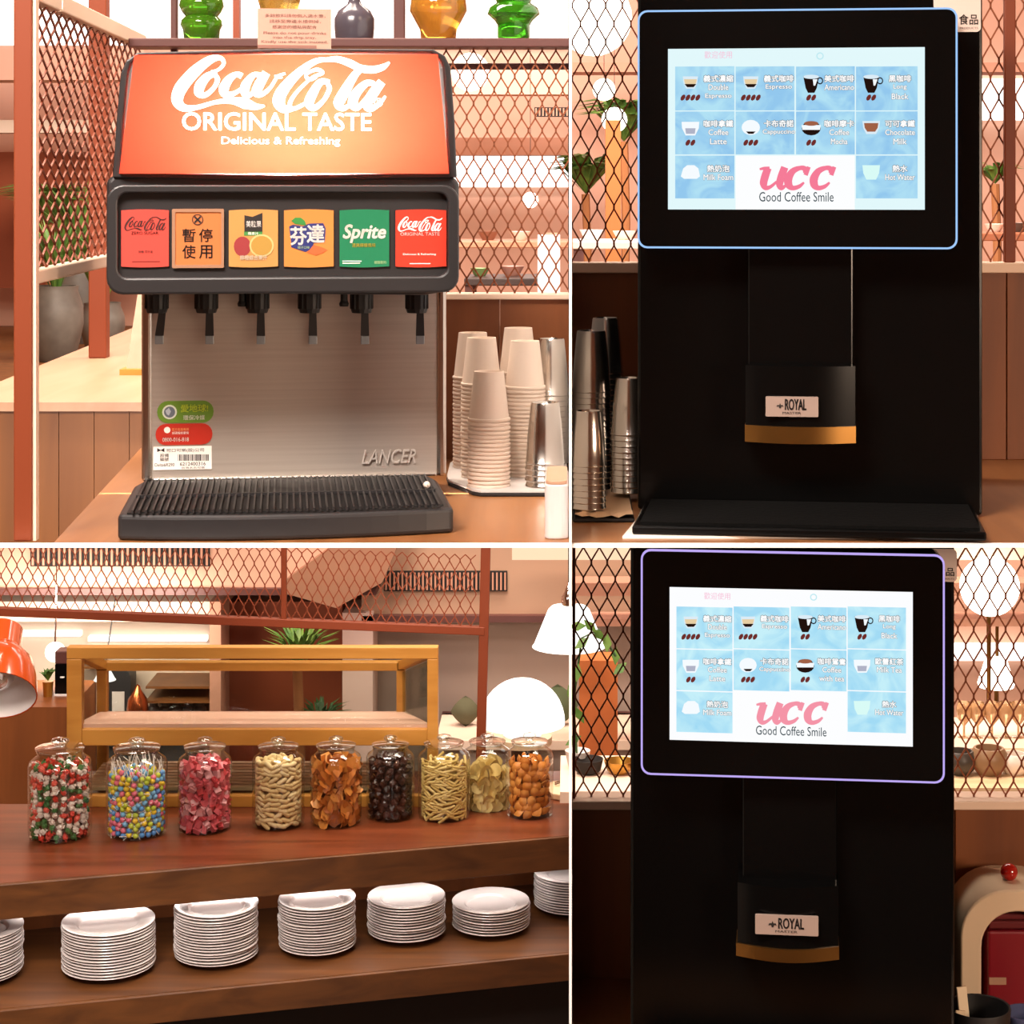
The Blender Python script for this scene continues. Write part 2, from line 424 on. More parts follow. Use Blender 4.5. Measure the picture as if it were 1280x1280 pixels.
# pale side counter with wooden front
ZB = Z(503, 3.74)
pl = [(X(-60,3.74),3.74), (X(205,3.74),3.74), tuple(onz(205,394,ZB)[:2]), tuple(onz(-55,499,ZB)[:2])]
s = thing('side_counter', 'pale topped wooden side counter behind the orange screen post', 'counter', (pl[0][0], 3.74, Z(683,3.74)))
off = lambda q, e=0: [(x-pl[0][0], y-3.74+e) for x, y in q]
part('counter_top', MB().prismz(off(pl), ZB-Z(683,3.74)-.016, ZB-Z(683,3.74)), M['counterl'], s)
n = 6; wd = (pl[1][0]-pl[0][0])/n
for i in range(n):
    part('front_board', MB().box(i*wd+.0006, (i+1)*wd-.0006, .006, .03, 0, ZB-Z(683,3.74)-.016), M['bench'], s)
p = onz(124, 447, ZB)
one('orange_post', MB().box(-.02, .02, -.02, .02, 0, 1.3), M['orange'], 'square orange post standing on the pale side counter', 'post', loc=p, bevel=.003)
# leaning menu board on the side counter
p = onz(164, 468, ZB)
s = thing('menu_stand', 'small wooden board leaning on a stand on the pale side counter', 'stand', p)
part('board', MB().hexa([(-.012,0,0),(.06,0,0),(.06,.008,0),(-.012,.008,0)], [(.004,.05,.17),(.07,.05,.17),(.07,.058,.17),(.004,.058,.17)]), M['counterl'], s)
part('foot', MB().box(-.02, .07, -.02, .07, 0, .012), M['pine'], s)

# ------------------------------------------------------------ soda dispenser
F = Frame(356, 2.735, ZC); pix, rect = F.pix, F.rect
dis = thing('soda_dispenser', 'charcoal and steel soda fountain dispenser with glowing red sign and six taps', 'drink dispenser', F.o, F.rz)
def px_poly(pts, k): return [pix(x, y, k) for x, y in pts]
xa, xb = pix(147,655,0)[0], pix(567,655,0)[0]
plan = []
for i in range(13):
    t = i/12; plan.append((xa+(xb-xa)*t, -.028*math.sin(math.pi*t)**.8))
base_plan = plan+[(xb-.002, .26), (xb-.012, .31), (xb-.012, .40), (xa+.012, .40), (xa+.012, .31), (xa+.002, .26)]
HB = .034
part('base', MB().prismz(base_plan, 0, HB), M['charcoal'], dis, bevel=.006, seg=3)
inner = [(x*.945, y+.016 if y < 0 else y) for x, y in plan]
inner = [(x, max(y, -.018)) for x, y in inner]+[(xb*.93, .285), (xa*.93, .285)]
tr = part('drip_tray', MB().prismz(inner, HB, HB+.002), M['blackm'], dis)
nb = 47
for i in range(nb):
    t = (i+.5)/nb; x = xa*.93+(xb*.93-xa*.93)*t; yf = -.008-.012*math.sin(math.pi*t)
    part('grille_bar', MB().hexa([(x-.0013,yf,HB+.002),(x+.0013,yf,HB+.002),(x+.0013,.28,HB+.002),(x-.0013,.28,HB+.002)],
                                 [(x-.0013,yf,HB+.0065),(x+.0013,yf,HB+.0065),(x+.0013,.28,HB+.0065),(x-.0013,.28,HB+.0065)]), M['charcoal'], tr)
part('grille_crossbar', MB().box(xa*.93, xb*.93, .12, .124, HB+.003, HB+.0072), M['charcoal'], tr)
part('crumb', MB().ball((pix(534,626,.12)[0], .13, HB+.012), .005, 8, 6), M['paper'], tr)
K = .30
a, b, z0, z1 = rect(190, 360, 546, 602, K)
part('steel_panel', MB().box(a, b, K, K+.01, HB, z1), M['steel'], dis)
z2 = pix(368, 594, K)[1]
part('steel_lip', MB().box(a+.001, b-.001, K-.006, K+.004, HB+.001, z2), M['steels'], dis, bevel=.002)
for s0, s1 in ((177, 190), (546, 558)):
    a2, b2, _, _ = rect(s0, 360, s1, 602, K)
    part('side_column', MB().box(a2, b2, K-.004, .46, HB, z1), M['steels'], dis, bevel=.005, seg=3)
part('rear_body', MB().box(a-.01, b+.01, K+.01, .46, HB, z1), M['charcoal2'], dis)
# head
KF = .10
hp = px_poly([(133,226),(133,332),(139,350),(152,362),(180,366),(530,369),(556,365),(570,352),(574,338),(574,228),(566,220),(142,218)], KF)
part('head', MB().prism(hp, KF, .46), M['charcoal'], dis, bevel=.008, seg=3)
outer = px_poly([(141,222),(146,150),(151,92),(158,76),(172,66),(356,61),(542,62),(556,70),(563,84),(568,150),(571,222),(356,226)], KF)
inn = px_poly([(151,216),(155,150),(160,92),(164,80),(175,70),(356,66),(538,66),(549,74),(554,84),(558,150),(560,216),(356,219)], KF)
part('sign_frame', MB().ring(outer, inn, KF-.004, .18), M['charcoal'], dis, bevel=.003)
part('head_back', MB().prism(outer, .18, .46), M['charcoal'], dis, bevel=.006)
# lit sign: translucent red cover with a lamp behind it
m = D.materials.new('red_translucent_sign'); m.use_nodes = True; nt = m.node_tree; nt.nodes.clear()
tr_ = nt.nodes.new('ShaderNodeBsdfTranslucent'); df = nt.nodes.new('ShaderNodeBsdfDiffuse'); mx = nt.nodes.new('ShaderNodeMixShader'); ou = nt.nodes.new('ShaderNodeOutputMaterial')
tr_.inputs[0].default_value = (1, .14, .07, 1); df.inputs[0].default_value = (.75, .06, .04, 1); mx.inputs[0].default_value = .25
nt.links.new(tr_.outputs[0], mx.inputs[1]); nt.links.new(df.outputs[0], mx.inputs[2]); nt.links.new(mx.outputs[0], ou.inputs[0])
sg = MB(); nx, nz = 16, 8
tl, tr2, bl, br = [Vector(p) for p in px_poly([(168,69),(547,68),(149,217),(561,217)], KF-.01)]
V = []; Fc = []
for j in range(nz+1):
    for i in range(nx+1):
        s_, t_ = i/nx, j/nz
        q = (bl*(1-s_)+br*s_)*(1-t_)+(tl*(1-s_)+tr2*s_)*t_
        V.append((q.x, KF-.012-.016*math.sin(math.pi*s_)**.6*math.sin(math.pi*(.15+.7*t_)), q.y))
for j in range(nz):
    for i in range(nx): k_ = j*(nx+1)+i; Fc.append((k_, k_+1, k_+nx+2, k_+nx+1))
sg.add(V, Fc)
n0 = len(sg.v)      # skirt back to the frame
edge = [(i, 0) for i in range(nx+1)]+[(nx, j) for j in range(1, nz+1)]+[(i, nz) for i in range(nx-1, -1, -1)]+[(0, j) for j in range(nz-1, 0, -1)]
ids = [j*(nx+1)+i for i, j in edge]; sk = [(V[i][0], KF+.02, V[i][2]) for i in ids]
sg.v += sk; ne = len(ids)
sg.f += [(ids[i], ids[(i+1)%ne], n0+(i+1)%ne, n0+i) for i in range(ne)]
sign = part('sign_cover', sg, m, dis, smooth=50)
la = D.lights.new('sign_lamp', 'AREA'); la.shape = 'RECTANGLE'; la.size = .17; la.size_y = .03; la.energy = 165; la.color = (1, .93, .8)
lo = D.objects.new('sign_lamp', la); COL.objects.link(lo); lo.parent = dis
q = pix(372, 172, .15); lo.location = (q[0], .15, q[1]); lo.rotation_euler = (R(90), 0, 0)

# script logo strokes: x to the right 90..920, y downward 250..525
LOGO = [
 ([(232,330),(262,318),(282,285),(268,256),(228,268),(170,330),(118,415),(104,480),(128,520),(178,518),(250,490),(312,482),(362,494),(404,512),(440,508)], [8,10,12,14,26,36,40,36,24,15,13,20,36,22,6]),
 ([(258,340),(222,352),(192,400),(188,440),(212,452),(246,410),(258,368),(246,345)], [12,24,32,30,16,14,16,12]),
 ([(352,352),(330,342),(300,372),(282,420),(292,450),(326,440),(366,400)], [20,16,26,32,24,14,10]),
 ([(430,345),(396,346),(366,400),(366,442),(388,446),(428,372)], [12,18,30,28,14,14]),
 ([(446,332),(420,392),(408,436),(430,446),(462,410),(490,352),(520,336)], [26,32,30,16,12,10,8]),
 ([(640,352),(612,366),(600,340),(640,314),(664,332),(620,360),(560,440),(536,500),(552,522),(600,490),(640,440)], [12,14,10,12,12,10,12,14,14,12,8]),
 ([(700,262),(640,268),(572,330),(512,420),(494,482),(512,522),(552,522)], [10,18,26,36,40,28,14]),
 ([(692,380),(656,380),(626,440),(612,490),(630,518),(666,480),(690,420),(684,388)], [14,22,30,32,20,14,16,14]),
 ([(664,264),(720,258),(772,280),(812,306),(862,312),(900,298),(926,272)], [10,20,24,24,24,20,6]),
 ([(824,300),(790,340),(750,430),(728,490),(744,518),(772,500)], [16,24,34,36,20,10]),
 ([(868,386),(834,386),(794,440),(782,492),(800,516),(838,460),(866,400)], [14,22,30,32,18,14,12]),
 ([(896,376),(866,430),(838,492),(850,520),(884,496),(910,452)], [26,32,32,22,14,8]),
 ([(478,356),(508,350)], [14,14]),
]
def logo(x0, x1, z0, z1, y, k=1.0):
    mb = MB(); sx, sz = (x1-x0)/830, (z1-z0)/275
    for pts, wd in LOGO:
        mb.ribbon([(x0+(x-96)*sx, z1-(yy-252)*sz) for x, yy in pts], [w_*sx*k for w_ in wd], y)
    return mb
signw = emis('lit_white_letter', '#fff9ea', 3.0)
ks = KF-.0295
a, b, z0, z1 = rect(219, 72, 487, 137, ks); part('script_lettering', logo(a, b, z0, z1, ks, 1.25), signw, sign)
a, b, z0, z1 = rect(228, 141, 464, 163, ks); text(sign, 'ORIGINAL TASTE', a, b, z0, z1, ks, signw, bold=.03)
a, b, z0, z1 = rect(277, 171, 425, 183, ks); text(sign, 'Delicious & Refreshing', a, b, z0, z1, ks, signw, bold=.02)
cx_, cz_ = pix(473, 128, ks)
part('registered_mark', MB().ring(ell(cx_, cz_, .0062, .0062), ell(cx_, cz_, .0045, .0045), ks, ks+.001), signw, sign)
text(sign, 'R', cx_-.0022, cx_+.0022, cz_-.003, cz_+.003, ks, signw)

# fascia and flavour cards
o_ = rrect(*rect(133, 231, 574, 367, KF-.012), .022); i_ = rrect(*rect(147, 241, 560, 346, KF-.012), .014)
part('fascia_frame', MB().ring(o_, i_, KF-.012, KF+.004), M['charcoal'], dis, bevel=.003)
kc = KF-.003
def card(x0, x1, col, label):
    a, b, z0, z1 = rect(x0, 263, x1, 333, kc)
    pts = []
    for i in range(9): pts.append((a+(b-a)*i/8, z0-.0014*math.sin(math.pi*i/8)))
    for i in range(9): pts.append((b-(b-a)*i/8, z1+.0014*math.sin(math.pi*i/8)))
    c = part('flavour_card', MB().prism(pts, kc, kc+.003), mat('card_'+col, dim(col, .55), .4, emit=.25), dis)
    c['label'] = label; return c
kp = kc-.0006
def rx(x0, y0, x1, y1): return rect(x0, y0, x1, y1, kp)
inkr = mat('dark_red_ink', '#3a0f0c', .6)
c = card(151.5, 211, '#f4584c', 'red card with dark script lettering')
part('script_lettering', logo(*rx(156, 271, 208, 288), kp, 1.0), inkr, c)
text(c, 'ZERO SUGAR', *rx(164, 289.5, 198, 293), kp, inkr, bold=.01)
text(c, '無糖 零熱量', *rx(173, 313, 191, 316.5), kp, inkr)
part('fine_print', MB().box(*rx(165, 326.6, 200, 327.2)[:2], kp, kp+.0003, *rx(165, 326.6, 200, 327.2)[2:]), inkr, c)
c = card(216, 279, '#ef8a4e', 'orange out-of-use notice card in a clear sleeve')
part('sleeve', MB().ring(rrect(*rx(215, 261, 280, 335), .002), rrect(*rx(219, 265, 276.5, 331), .002), kp-.0012, kp), mat('clear_sleeve', '#9a745c', .3), c)
for i, (ch_, x0, y0) in enumerate((('暫', 228, 286), ('停', 249, 286), ('使', 228, 306.5), ('用', 249, 306.5))):
    text(c, ch_, *rx(x0, y0, x0+16.5, y0+16.5), kp, M['ink'], bold=.012)
ex, ez = pix(247, 274.5, kp); r_ = pix(254, 274.5, kp)[0]-ex
part('warning_mark', MB().ring(ell(ex, ez, r_, r_), ell(ex, ez, r_*.86, r_*.86), kp-.0003, kp).bar((ex-r_*.55, kp, ez-r_*.55), (ex+r_*.55, kp, ez+r_*.55), .0006, .0022).bar((ex-r_*.55, kp, ez+r_*.55), (ex+r_*.55, kp, ez-r_*.55), .0006, .0022), M['ink'], c)
c = card(286, 347.5, '#e6a65e', 'tan juice card with apple and orange picture')
pts = [rx(305.5, 0, 305.5, 0)[0], rx(328, 0, 328, 0)[0]]
zt_ = lambda y: pix(317, y, kp)[1]
part('black_badge', MB().prism([(pts[0], zt_(290)), (pts[1], zt_(290)), (pts[1], zt_(266)), ((pts[0]*.55+pts[1]*.45), zt_(271)), (pts[0], zt_(269))], kp, kp+.0004), M['ink'], c)
text(c, '美粒果', *rx(307.5, 276, 326.5, 284), kp-.0003, M['white_p'], bold=.01)
a, b, z0, z1 = rx(305, 289, 328, 294.5); part('green_band', MB().box(a, b, kp, kp+.0004, z0, z1), mat('band_green', dim('#4f9a4a', .6), .5, emit=.2), c)
text(c, '蘋果汁', *rx(310, 290, 323, 293.6), kp-.0003, M['white_p'])
ex, ez = pix(303, 308, kp); part('apple_picture', MB().prism(ell(ex, ez, .0115, .0135), kp, kp+.0004), mat('print_apple', dim('#a83a3c', .6), .5, emit=.2), c)
ex, ez = pix(327, 307, kp); og = part('orange_picture', MB().prism(ell(ex, ez, .0165, .0155), kp-.0003, kp+.0002), mat('print_peel', dim('#f0d08a', .6), .5, emit=.2), c)
part('orange_flesh', MB().prism(ell(ex, ez, .0142, .0132), kp-.0006, kp), mat('print_flesh', dim('#c79a44', .6), .5, emit=.2), og)
text(c, '柳橙綜合果汁', *rx(300, 319, 334, 325), kp-.0008, mat('print_cream', dim('#fff0d8', .6), .5, emit=.2), bold=.02)
c = card(355, 417, '#f59a4c', 'orange card with blue and white lettering and a leaf')
navy = mat('print_navy', dim('#27307c', .6), .5, emit=.2)
bx_ = [(361.5,283),(366,281),(379,283),(386,279.5),(404,279),(407,285),(406,302),(392,304),(391,310),(382,315),(364,309),(364,303)]
part('blue_badge', MB().prism([pix(x, y, kp) for x, y in bx_], kp, kp+.0003), navy, c)
text(c, '芬', *rx(363, 284, 383, 306), kp-.0005, M['white_p'], bold=.03)
text(c, '達', *rx(384, 281, 405, 303), kp-.0005, M['white_p'], bold=.03)
text(c, '橘子口味', *rx(372, 307.5, 387, 311), kp-.0006, mat('print_mint', dim('#bfe0a0', .6), .5, emit=.2))
part('leaf_picture', MB().prism([pix(x, y, kp-.0002) for x, y in [(364,276),(369,272),(376,272),(381,276),(383,282),(376,281),(369,280)]], kp-.0004, kp), mat('print_leaf', dim('#3c9440', .6), .5, emit=.2), c)
part('orange_wedge', MB().prism([pix(x, y, kp-.0001) for x, y in [(384,316),(392,306),(402,309),(409,312),(404,316),(395,319)]], kp-.0002, kp+.0002), mat('print_deep_orange', dim('#f2703a', .6), .5, emit=.2), c)
c = card(424.5, 486.5, '#238c5e', 'green card with white italic lettering')
text(c, 'Sprite', *rx(429, 281, 482, 303), kp, M['white_p'], shear=.25, bold=.035)
text(c, '清爽檸檬風味', *rx(440, 304, 469.5, 309), kp, mat('print_yellow', dim('#f0d648', .6), .5, emit=.2), bold=.01)
text(c, '碳酸飲料', *rx(468, 326, 483, 330), kp, mat('print_mint', '#bfe0a0', .5))
part('fine_print', MB().box(*rx(428, 326, 452, 327)[:2], kp, kp+.0003, *rx(428, 326, 452, 327)[2:]).box(*rx(428, 328.5, 450, 329.5)[:2], kp, kp+.0003, *rx(428, 328.5, 450, 329.5)[2:]), M['white_p'], c)
c = card(494.5, 558, '#f0452f', 'red card with white script lettering')
part('script_lettering', logo(*rx(498, 271, 553, 289), kp, 1.05), M['white_p'], c)
text(c, 'ORIGINAL TASTE', *rx(500.5, 290.5, 549.5, 294.5), kp, M['white_p'], bold=.01)
text(c, 'Delicious & Refreshing', *rx(504, 316.5, 545, 319.5), kp, M['white_p'])
part('fine_print', MB().box(*rx(512, 329, 538, 330)[:2], kp, kp+.0003, *rx(512, 329, 538, 330)[2:]), M['white_p'], c)

# taps
zh = pix(356, 368, KF)[1]
for i, x in enumerate((196, 258, 322, 387, 452, 521)):
    k = .19; u0, zb_ = pix(x, 391, k)
    v = MB().lathe([(.0135, 0), (.0155, .006), (.016, .02), (.0165, zh-zb_+.004)], 14, (u0, k, zb_))
    for j in range(14):
        an = 2*math.pi*j/14; v.box(u0+.0155*math.cos(an)-.001, u0+.0155*math.cos(an)+.001, k+.0155*math.sin(an)-.001, k+.0155*math.sin(an)+.001, zb_+.006, zh)
    v = part('tap', v, M['blackm'], dis)
    u1, z_ = pix(x+(4 if i else 7), 430, k+.005)
    du = -.004 if i == 0 else 0
    part('lever', MB().hexa([(u1-.006+du, k, z_+.012), (u1+.006+du, k, z_+.012), (u1+.006+du, k+.004, z_+.012), (u1-.006+du, k+.004, z_+.012)],
         [(u1-.005, k+.002, zb_+.002), (u1+.005, k+.002, zb_+.002), (u1+.005, k+.006, zb_+.002), (u1-.005, k+.006, zb_+.002)]), M['charcoal2'], v)
    part('lever_tip', MB().box(u1-.006+du, u1+.006+du, k-.001, k+.005, z_, z_+.012), mat('grey_tip', '#8b9196', .3), v, bevel=.001)
for x in (303, 430):
    u0, z_ = pix(x, 383, .19); part('knob', MB().lathe([(.006, 0), (.007, .004), (.005, .008), (.005, zh-z_)], 10, (u0, .19, z_)), M['blackm'], dis)
# embossed name, stickers
kk = K-.001
a, b, z0, z1 = rect(452, 562, 520, 579, kk); text(dis, 'LANCER', a, b, z0, z1, kk-.003, mat('emboss_silver', '#d2cac2', .35, metal=.3), shear=.3, bold=.012, ext=.004)
def pill(x0, y0, x1, y1, m, name):
    a, b, z0, z1 = rect(x0, y0, x1, y1, kk); return part(name, MB().prism(rrect(a, b, z0, z1, (z1-z0)*.48), kk-.0004, kk+.0006), m, dis)
rk = lambda x0, y0, x1, y1: rect(x0, y0, x1, y1, kk-.0008)
c = pill(196.5, 501, 267, 528.5, mat('sticker_green', '#6a9030', .4), 'green_sticker')
text(c, '愛地球!', *rk(226, 505.5, 260, 515), kk-.0008, mat('sticker_lime', '#d8e64a', .5), bold=.02)
text(c, '環保冷媒', *rk(229, 519, 256, 525), kk-.0008, M['white_p'], bold=.02)
ex, ez = pix(212, 515, kk); part('recycling_emblem', MB().prism(ell(ex, ez, .0105, .0105), kk-.0008, kk), mat('sticker_pale', '#dfe8d8', .5), c)
part('earth_emblem', MB().prism(ell(ex, ez, .008, .008), kk-.0012, kk-.0004), mat('sticker_grey', '#6a7480', .5), c)
part('earth_land', MB().prism([(ex-.006,ez+.002),(ex-.001,ez+.006),(ex+.002,ez+.001),(ex-.001,ez-.005),(ex-.004,ez-.003)], kk-.0015, kk-.001), mat('sticker_pale2', '#b9c2cc', .5), c)
c = pill(194.5, 529.5, 265.5, 556, mat('sticker_red', '#c03020', .4), 'red_sticker')
ex, ez = pix(209, 537.5, kk); part('white_dot', MB().prism(ell(ex, ez, .0046, .0046), kk-.0008, kk), M['white_p'], c)
text(c, '官方客服專線', *rk(215, 535, 236, 538.5), kk-.0008, mat('sticker_orange', '#f0a060', .5))
text(c, '掃碼報修更快', *rk(215, 539.5, 236, 543), kk-.0008, M['white_p'])
text(c, '0800-016-818', *rk(203, 547, 236, 552), kk-.0008, M['white_p'], bold=.02)
a, b, z0, z1 = rk(191.5, 558, 264.5, 587); c = part('white_label', MB().box(a, b, kk-.0004, kk+.0004, z0, z1), M['white_p'], dis)
bc = MB(); random.seed(3); xx = 222.5
while xx < 261:
    ww = random.choice((.5, .8, 1.3)); a, b, z0, z1 = rk(xx, 568, xx+ww, 576); bc.box(a, b, kk-.0008, kk-.0004, z0, z1); xx += ww+random.choice((.5, .7, 1.0))
part('barcode', bc, M['ink'], c)
text(c, '6212400316', *rk(225, 577.5, 257, 582), kk-.0008, M['ink'], bold=.01)
text(c, '可口可樂(股)公司', *rk(208, 560.5, 255, 565.5), kk-.0008, M['ink'])
text(c, '設備\n編號', *rk(200, 567, 211, 576.5), kk-.0008, M['ink'])
text(c, 'Delta6R290', *rk(193.5, 579, 218, 583), kk-.0008, M['ink'])
text(c, '台灣太古可樂', *rk(227, 583.2, 256, 586), kk-.0008, M['ink'])
part('arrow_mark', MB().prism([pix(x, y, kk) for x, y in [(196.5,560),(201,562.5),(205.5,560),(205.5,565),(201,563),(196.5,565)]], kk-.0008, kk-.0004), M['ink'], c)

# notice card on top of the dispenser
k = .14; a, b, z0, z1 = rect(322, 11, 414, 61, k)
wx = F.o+Vector((0,0,0)); ntc = thing('notice_card', 'small pink paper notice standing on top of the soda dispenser', 'sign', (F.o.x+((a+b)/2)*F.c+k*F.s, F.o.y-((a+b)/2)*F.s+k*F.c, F.o.z+z0), F.rz)
hw, hh = (b-a)/2, z1-z0
part('paper', MB().box(-hw, hw, 0, .002, 0, hh), mat('notice_paper', '#b98f7e', .8), ntc)
fx = lambda t: -hw+2*hw*t; fz = lambda t: hh*(1-t)
for body, t0, t1, v0, v1 in (('多餘飲料請勿倒入滴水盤，', .1, .92, .13, .22), ('請移至旁邊水槽倒掉，', .16, .86, .27, .36), ('感謝您的體貼與配合', .2, .8, .41, .50),
      ('Please do not pour drinks', .08, .93, .57, .66), ('into the drip tray.', .21, .79, .68, .77), ('Kindly use the sink instead.', .05, .95, .79, .88)):
    text(ntc, body, fx(t0), fx(t1), fz(v1), fz(v0), -.0006, M['inkb'])
part('brown_band', MB().box(fx(0), fx(.8), -.0006, 0, fz(.99), fz(.91)), mat('notice_band', '#8a6054', .8), ntc)
# ------------------------------------------------------------ vases on the maroon shelf
ZV = Z(49, Y1); YV = Y1+.01; px1 = YV/FPX
def gmat(n, c): return mat(n, c, .08, trans=.75, spec=.6)
def vase(px, prof, m, label, name='vase'):
    return one(name, MB().lathe([(max(r, .3)*px1, z*px1) for r, z in prof], 24), m, label, 'vase', loc=(X(px,YV), YV, ZV), smooth=60)
vase(252, [(20,0),(22,2),(23,12),(26,18),(25,24),(20,29),(24,34),(28,42),(26,50),(19,56),(24,62),(27,70),(22,80),(10,86),(8,100)], gmat('green_glass', '#5cab2a'), 'green stacked bubble glass vase beside the brown upright')
vase(349, [(18,0),(20,3),(24,40),(30,60),(26,80),(12,90)], gmat('amber_glass', '#d9b65a'), 'amber glass vase standing behind the pink notice')
vase(443, [(23,0),(24,3),(25,14),(25,26),(20,36),(9,44),(7,50),(7,62)], mat('dark_glass', '#4a444c', .2), 'dark grey glass bottle on the maroon shelf', 'bottle_vase')
vase(548, [(20,0),(22,2),(23,12),(36,36),(34,52),(22,66),(14,80)], gmat('amber_glass2', '#d8a040'), 'faceted amber glass vase on the maroon shelf')
vase(642, [(18,0),(20,3),(20,18),(24,24),(33,32),(30,40),(21,46),(24,54),(30,62),(20,74),(9,84)], gmat('green_glass2', '#3f9c1e'), 'deep green glass vase with flared waist above the mesh')

# ------------------------------------------------------------ cups, tumblers and tray
tp = [(X(558,3.25),3.25), (X(560,3.2),3.2), (X(590,3.1),3.1), (X(600,3.085),3.085), (-.004,3.085), (-.004,3.46), (X(575,3.46),3.46), (X(562,3.4),3.4)]
tray = thing('serving_tray', 'grey tray with dark underside holding the paper cups', 'tray', (0,0,ZC))
part('tray_base', MB().prismz([(x*1.0, y) for x, y in tp], 0, .006), M['dark'], tray, bevel=.002)
cxm = sum(p[0] for p in tp)/8; cym = sum(p[1] for p in tp)/8
part('tray_liner', MB().prismz([(cxm+(x-cxm)*.985, cym+(y-cym)*.985) for x, y in tp], .006, .009), M['traym'], tray)
ZT = ZC+.0092
H = .0735
cup_me = MB().lathe([(.0292,.001),(.0300,0),(.0322,0),(.0326,.0018),(.0322,.0036),(.0304,.004),(.0226,H),(.0212,H),(.0206,H-.006),(.0001,H-.006)], 22, caps=False).mesh_data('paper_cup', M['paper'], 35)
def stack(me, name, cat, px, y, top_row, zbase, h, pitch, label, group, scale=1.0, x=None):
    n = max(1, int(round((Z(top_row, y)-zbase-h*scale)/pitch))+1)
    for i in range(n):
        o = link(name, me, None, ((X(px,y) if x is None else x)+random.uniform(-.0004,.0004), y+random.uniform(-.0004,.0004), zbase+i*pitch))
        o.scale = (scale,)*3; o.rotation_euler.z = random.random()*6
        tag(o, label.replace('paper cup in', 'topmost paper cup of').replace('steel tumbler', 'topmost steel tumbler', 1) if i == n-1 else label, cat, group)
G = 'paper cups nested upside down on the grey tray'
stack(cup_me, 'paper_cup', 'cup', 611, 3.135, 464, ZT, H, .0062, 'white paper cup in the shortest stack at the tray front', G)
stack(cup_me, 'paper_cup', 'cup', 602, 3.235, 424, ZT, H, .0062, 'white paper cup in the stack right behind the shortest stack', G)
stack(cup_me, 'paper_cup', 'cup', 591, 3.345, 415, ZT, H, .0062, 'white paper cup in the rear stack next to the dispenser side', G)
stack(cup_me, 'paper_cup', 'cup', 656, 3.250, 425, ZT, H, .0062, 'white paper cup in the stack beside the steel tumblers', G)
stack(cup_me, 'paper_cup', 'cup', 648, 3.365, 411, ZT, H, .0062, 'white paper cup in the rear stack behind the tumbler side stack', G)
HT = .092
tum_me = MB().lathe([(.0282,.0005),(.0292,0),(.0300,.001),(.0296,.003),(.0288,.004),(.0262,.045),(.0218,HT-.003),(.0205,HT),(.0190,HT),(.0180,HT-.003),(.0001,HT-.003)], 26, caps=False).mesh_data('steel_tumbler', M['steels'], 40)
G = 'steel tumblers nested upside down'
stack(tum_me, 'steel_tumbler', 'tumbler', 681, 3.135, 500, ZT, HT, .0085, 'steel tumbler on the grey tray in front of paper cups', G)
stack(tum_me, 'steel_tumbler', 'tumbler', 689, 3.40, 420, ZT, HT, .0085, 'steel tumbler stacked at the rear of the grey tray', G)
# white bin with wooden lid at the counter edge
b_ = thing('napkin_box', 'small white box with pale wooden lid at the counter edge', 'box', (X(697,2.79), 2.79, ZC))
part('body', MB().prismz(rrect(-.0165, .0145, -.075, .075, .012), 0, .071), mat('white_plastic', '#d6ccc8', .4), b_, bevel=.002)
part('lid', MB().prismz(rrect(-.015, .013, -.073, .073, .011), .071, .076), M['counterl'], b_, bevel=.001)

tt = thing('tumbler_tray', 'black tray lined with crumpled paper under the steel tumblers', 'tray', (0,0,ZC))
part('tray_base', MB().box(.004, .088, 2.85, 3.42, 0, .005), M['dark'], tt, bevel=.002)
pm = MB(); V = []; Fc = []; nx, ny = 8, 24
for j in range(ny+1):
    for i in range(nx+1):
        V.append((.006+.08*i/nx, 2.853+.55*j/ny, .0055+(random.random()*.006 if (j < 3) else .0005)))
for j in range(ny):
    for i in range(nx): q = j*(nx+1)+i; Fc.append((q, q+1, q+nx+2, q+nx+1))
part('paper_liner', pm.add(V, Fc), mat('kraft_paper', '#d9b48e', .8), tt)
ZT2 = ZC+.0118
lab = ['steel tumbler in the tall stack close to the white divider', 'steel tumbler in the rear stack near the wood partition', 'steel tumbler in the stack touching the coffee machine side', 'steel tumbler in the low front stack at the paper lined tray']
for (px, y, row, sc), l_ in zip(((739, 3.09, 412, .98), (757, 3.30, 394, .95), (786, 3.055, 470, .9), (736, 2.905, 516, .83)), lab):
    stack(tum_me, 'steel_tumbler', 'tumbler', px, y, row, ZT2, HT, .0085, l_, 'steel tumblers beside the coffee machine', sc)
one('white_mat', MB().prismz([(X(778,2.722),2.722), (X(1228,2.722),2.722), (X(1220,2.95),2.95), (X(806,2.95),2.95)], ZC, ZC+.003), mat('white_cloth', '#f2e9e0', .8),
    'thin white cloth under the coffee machine base', 'cloth')

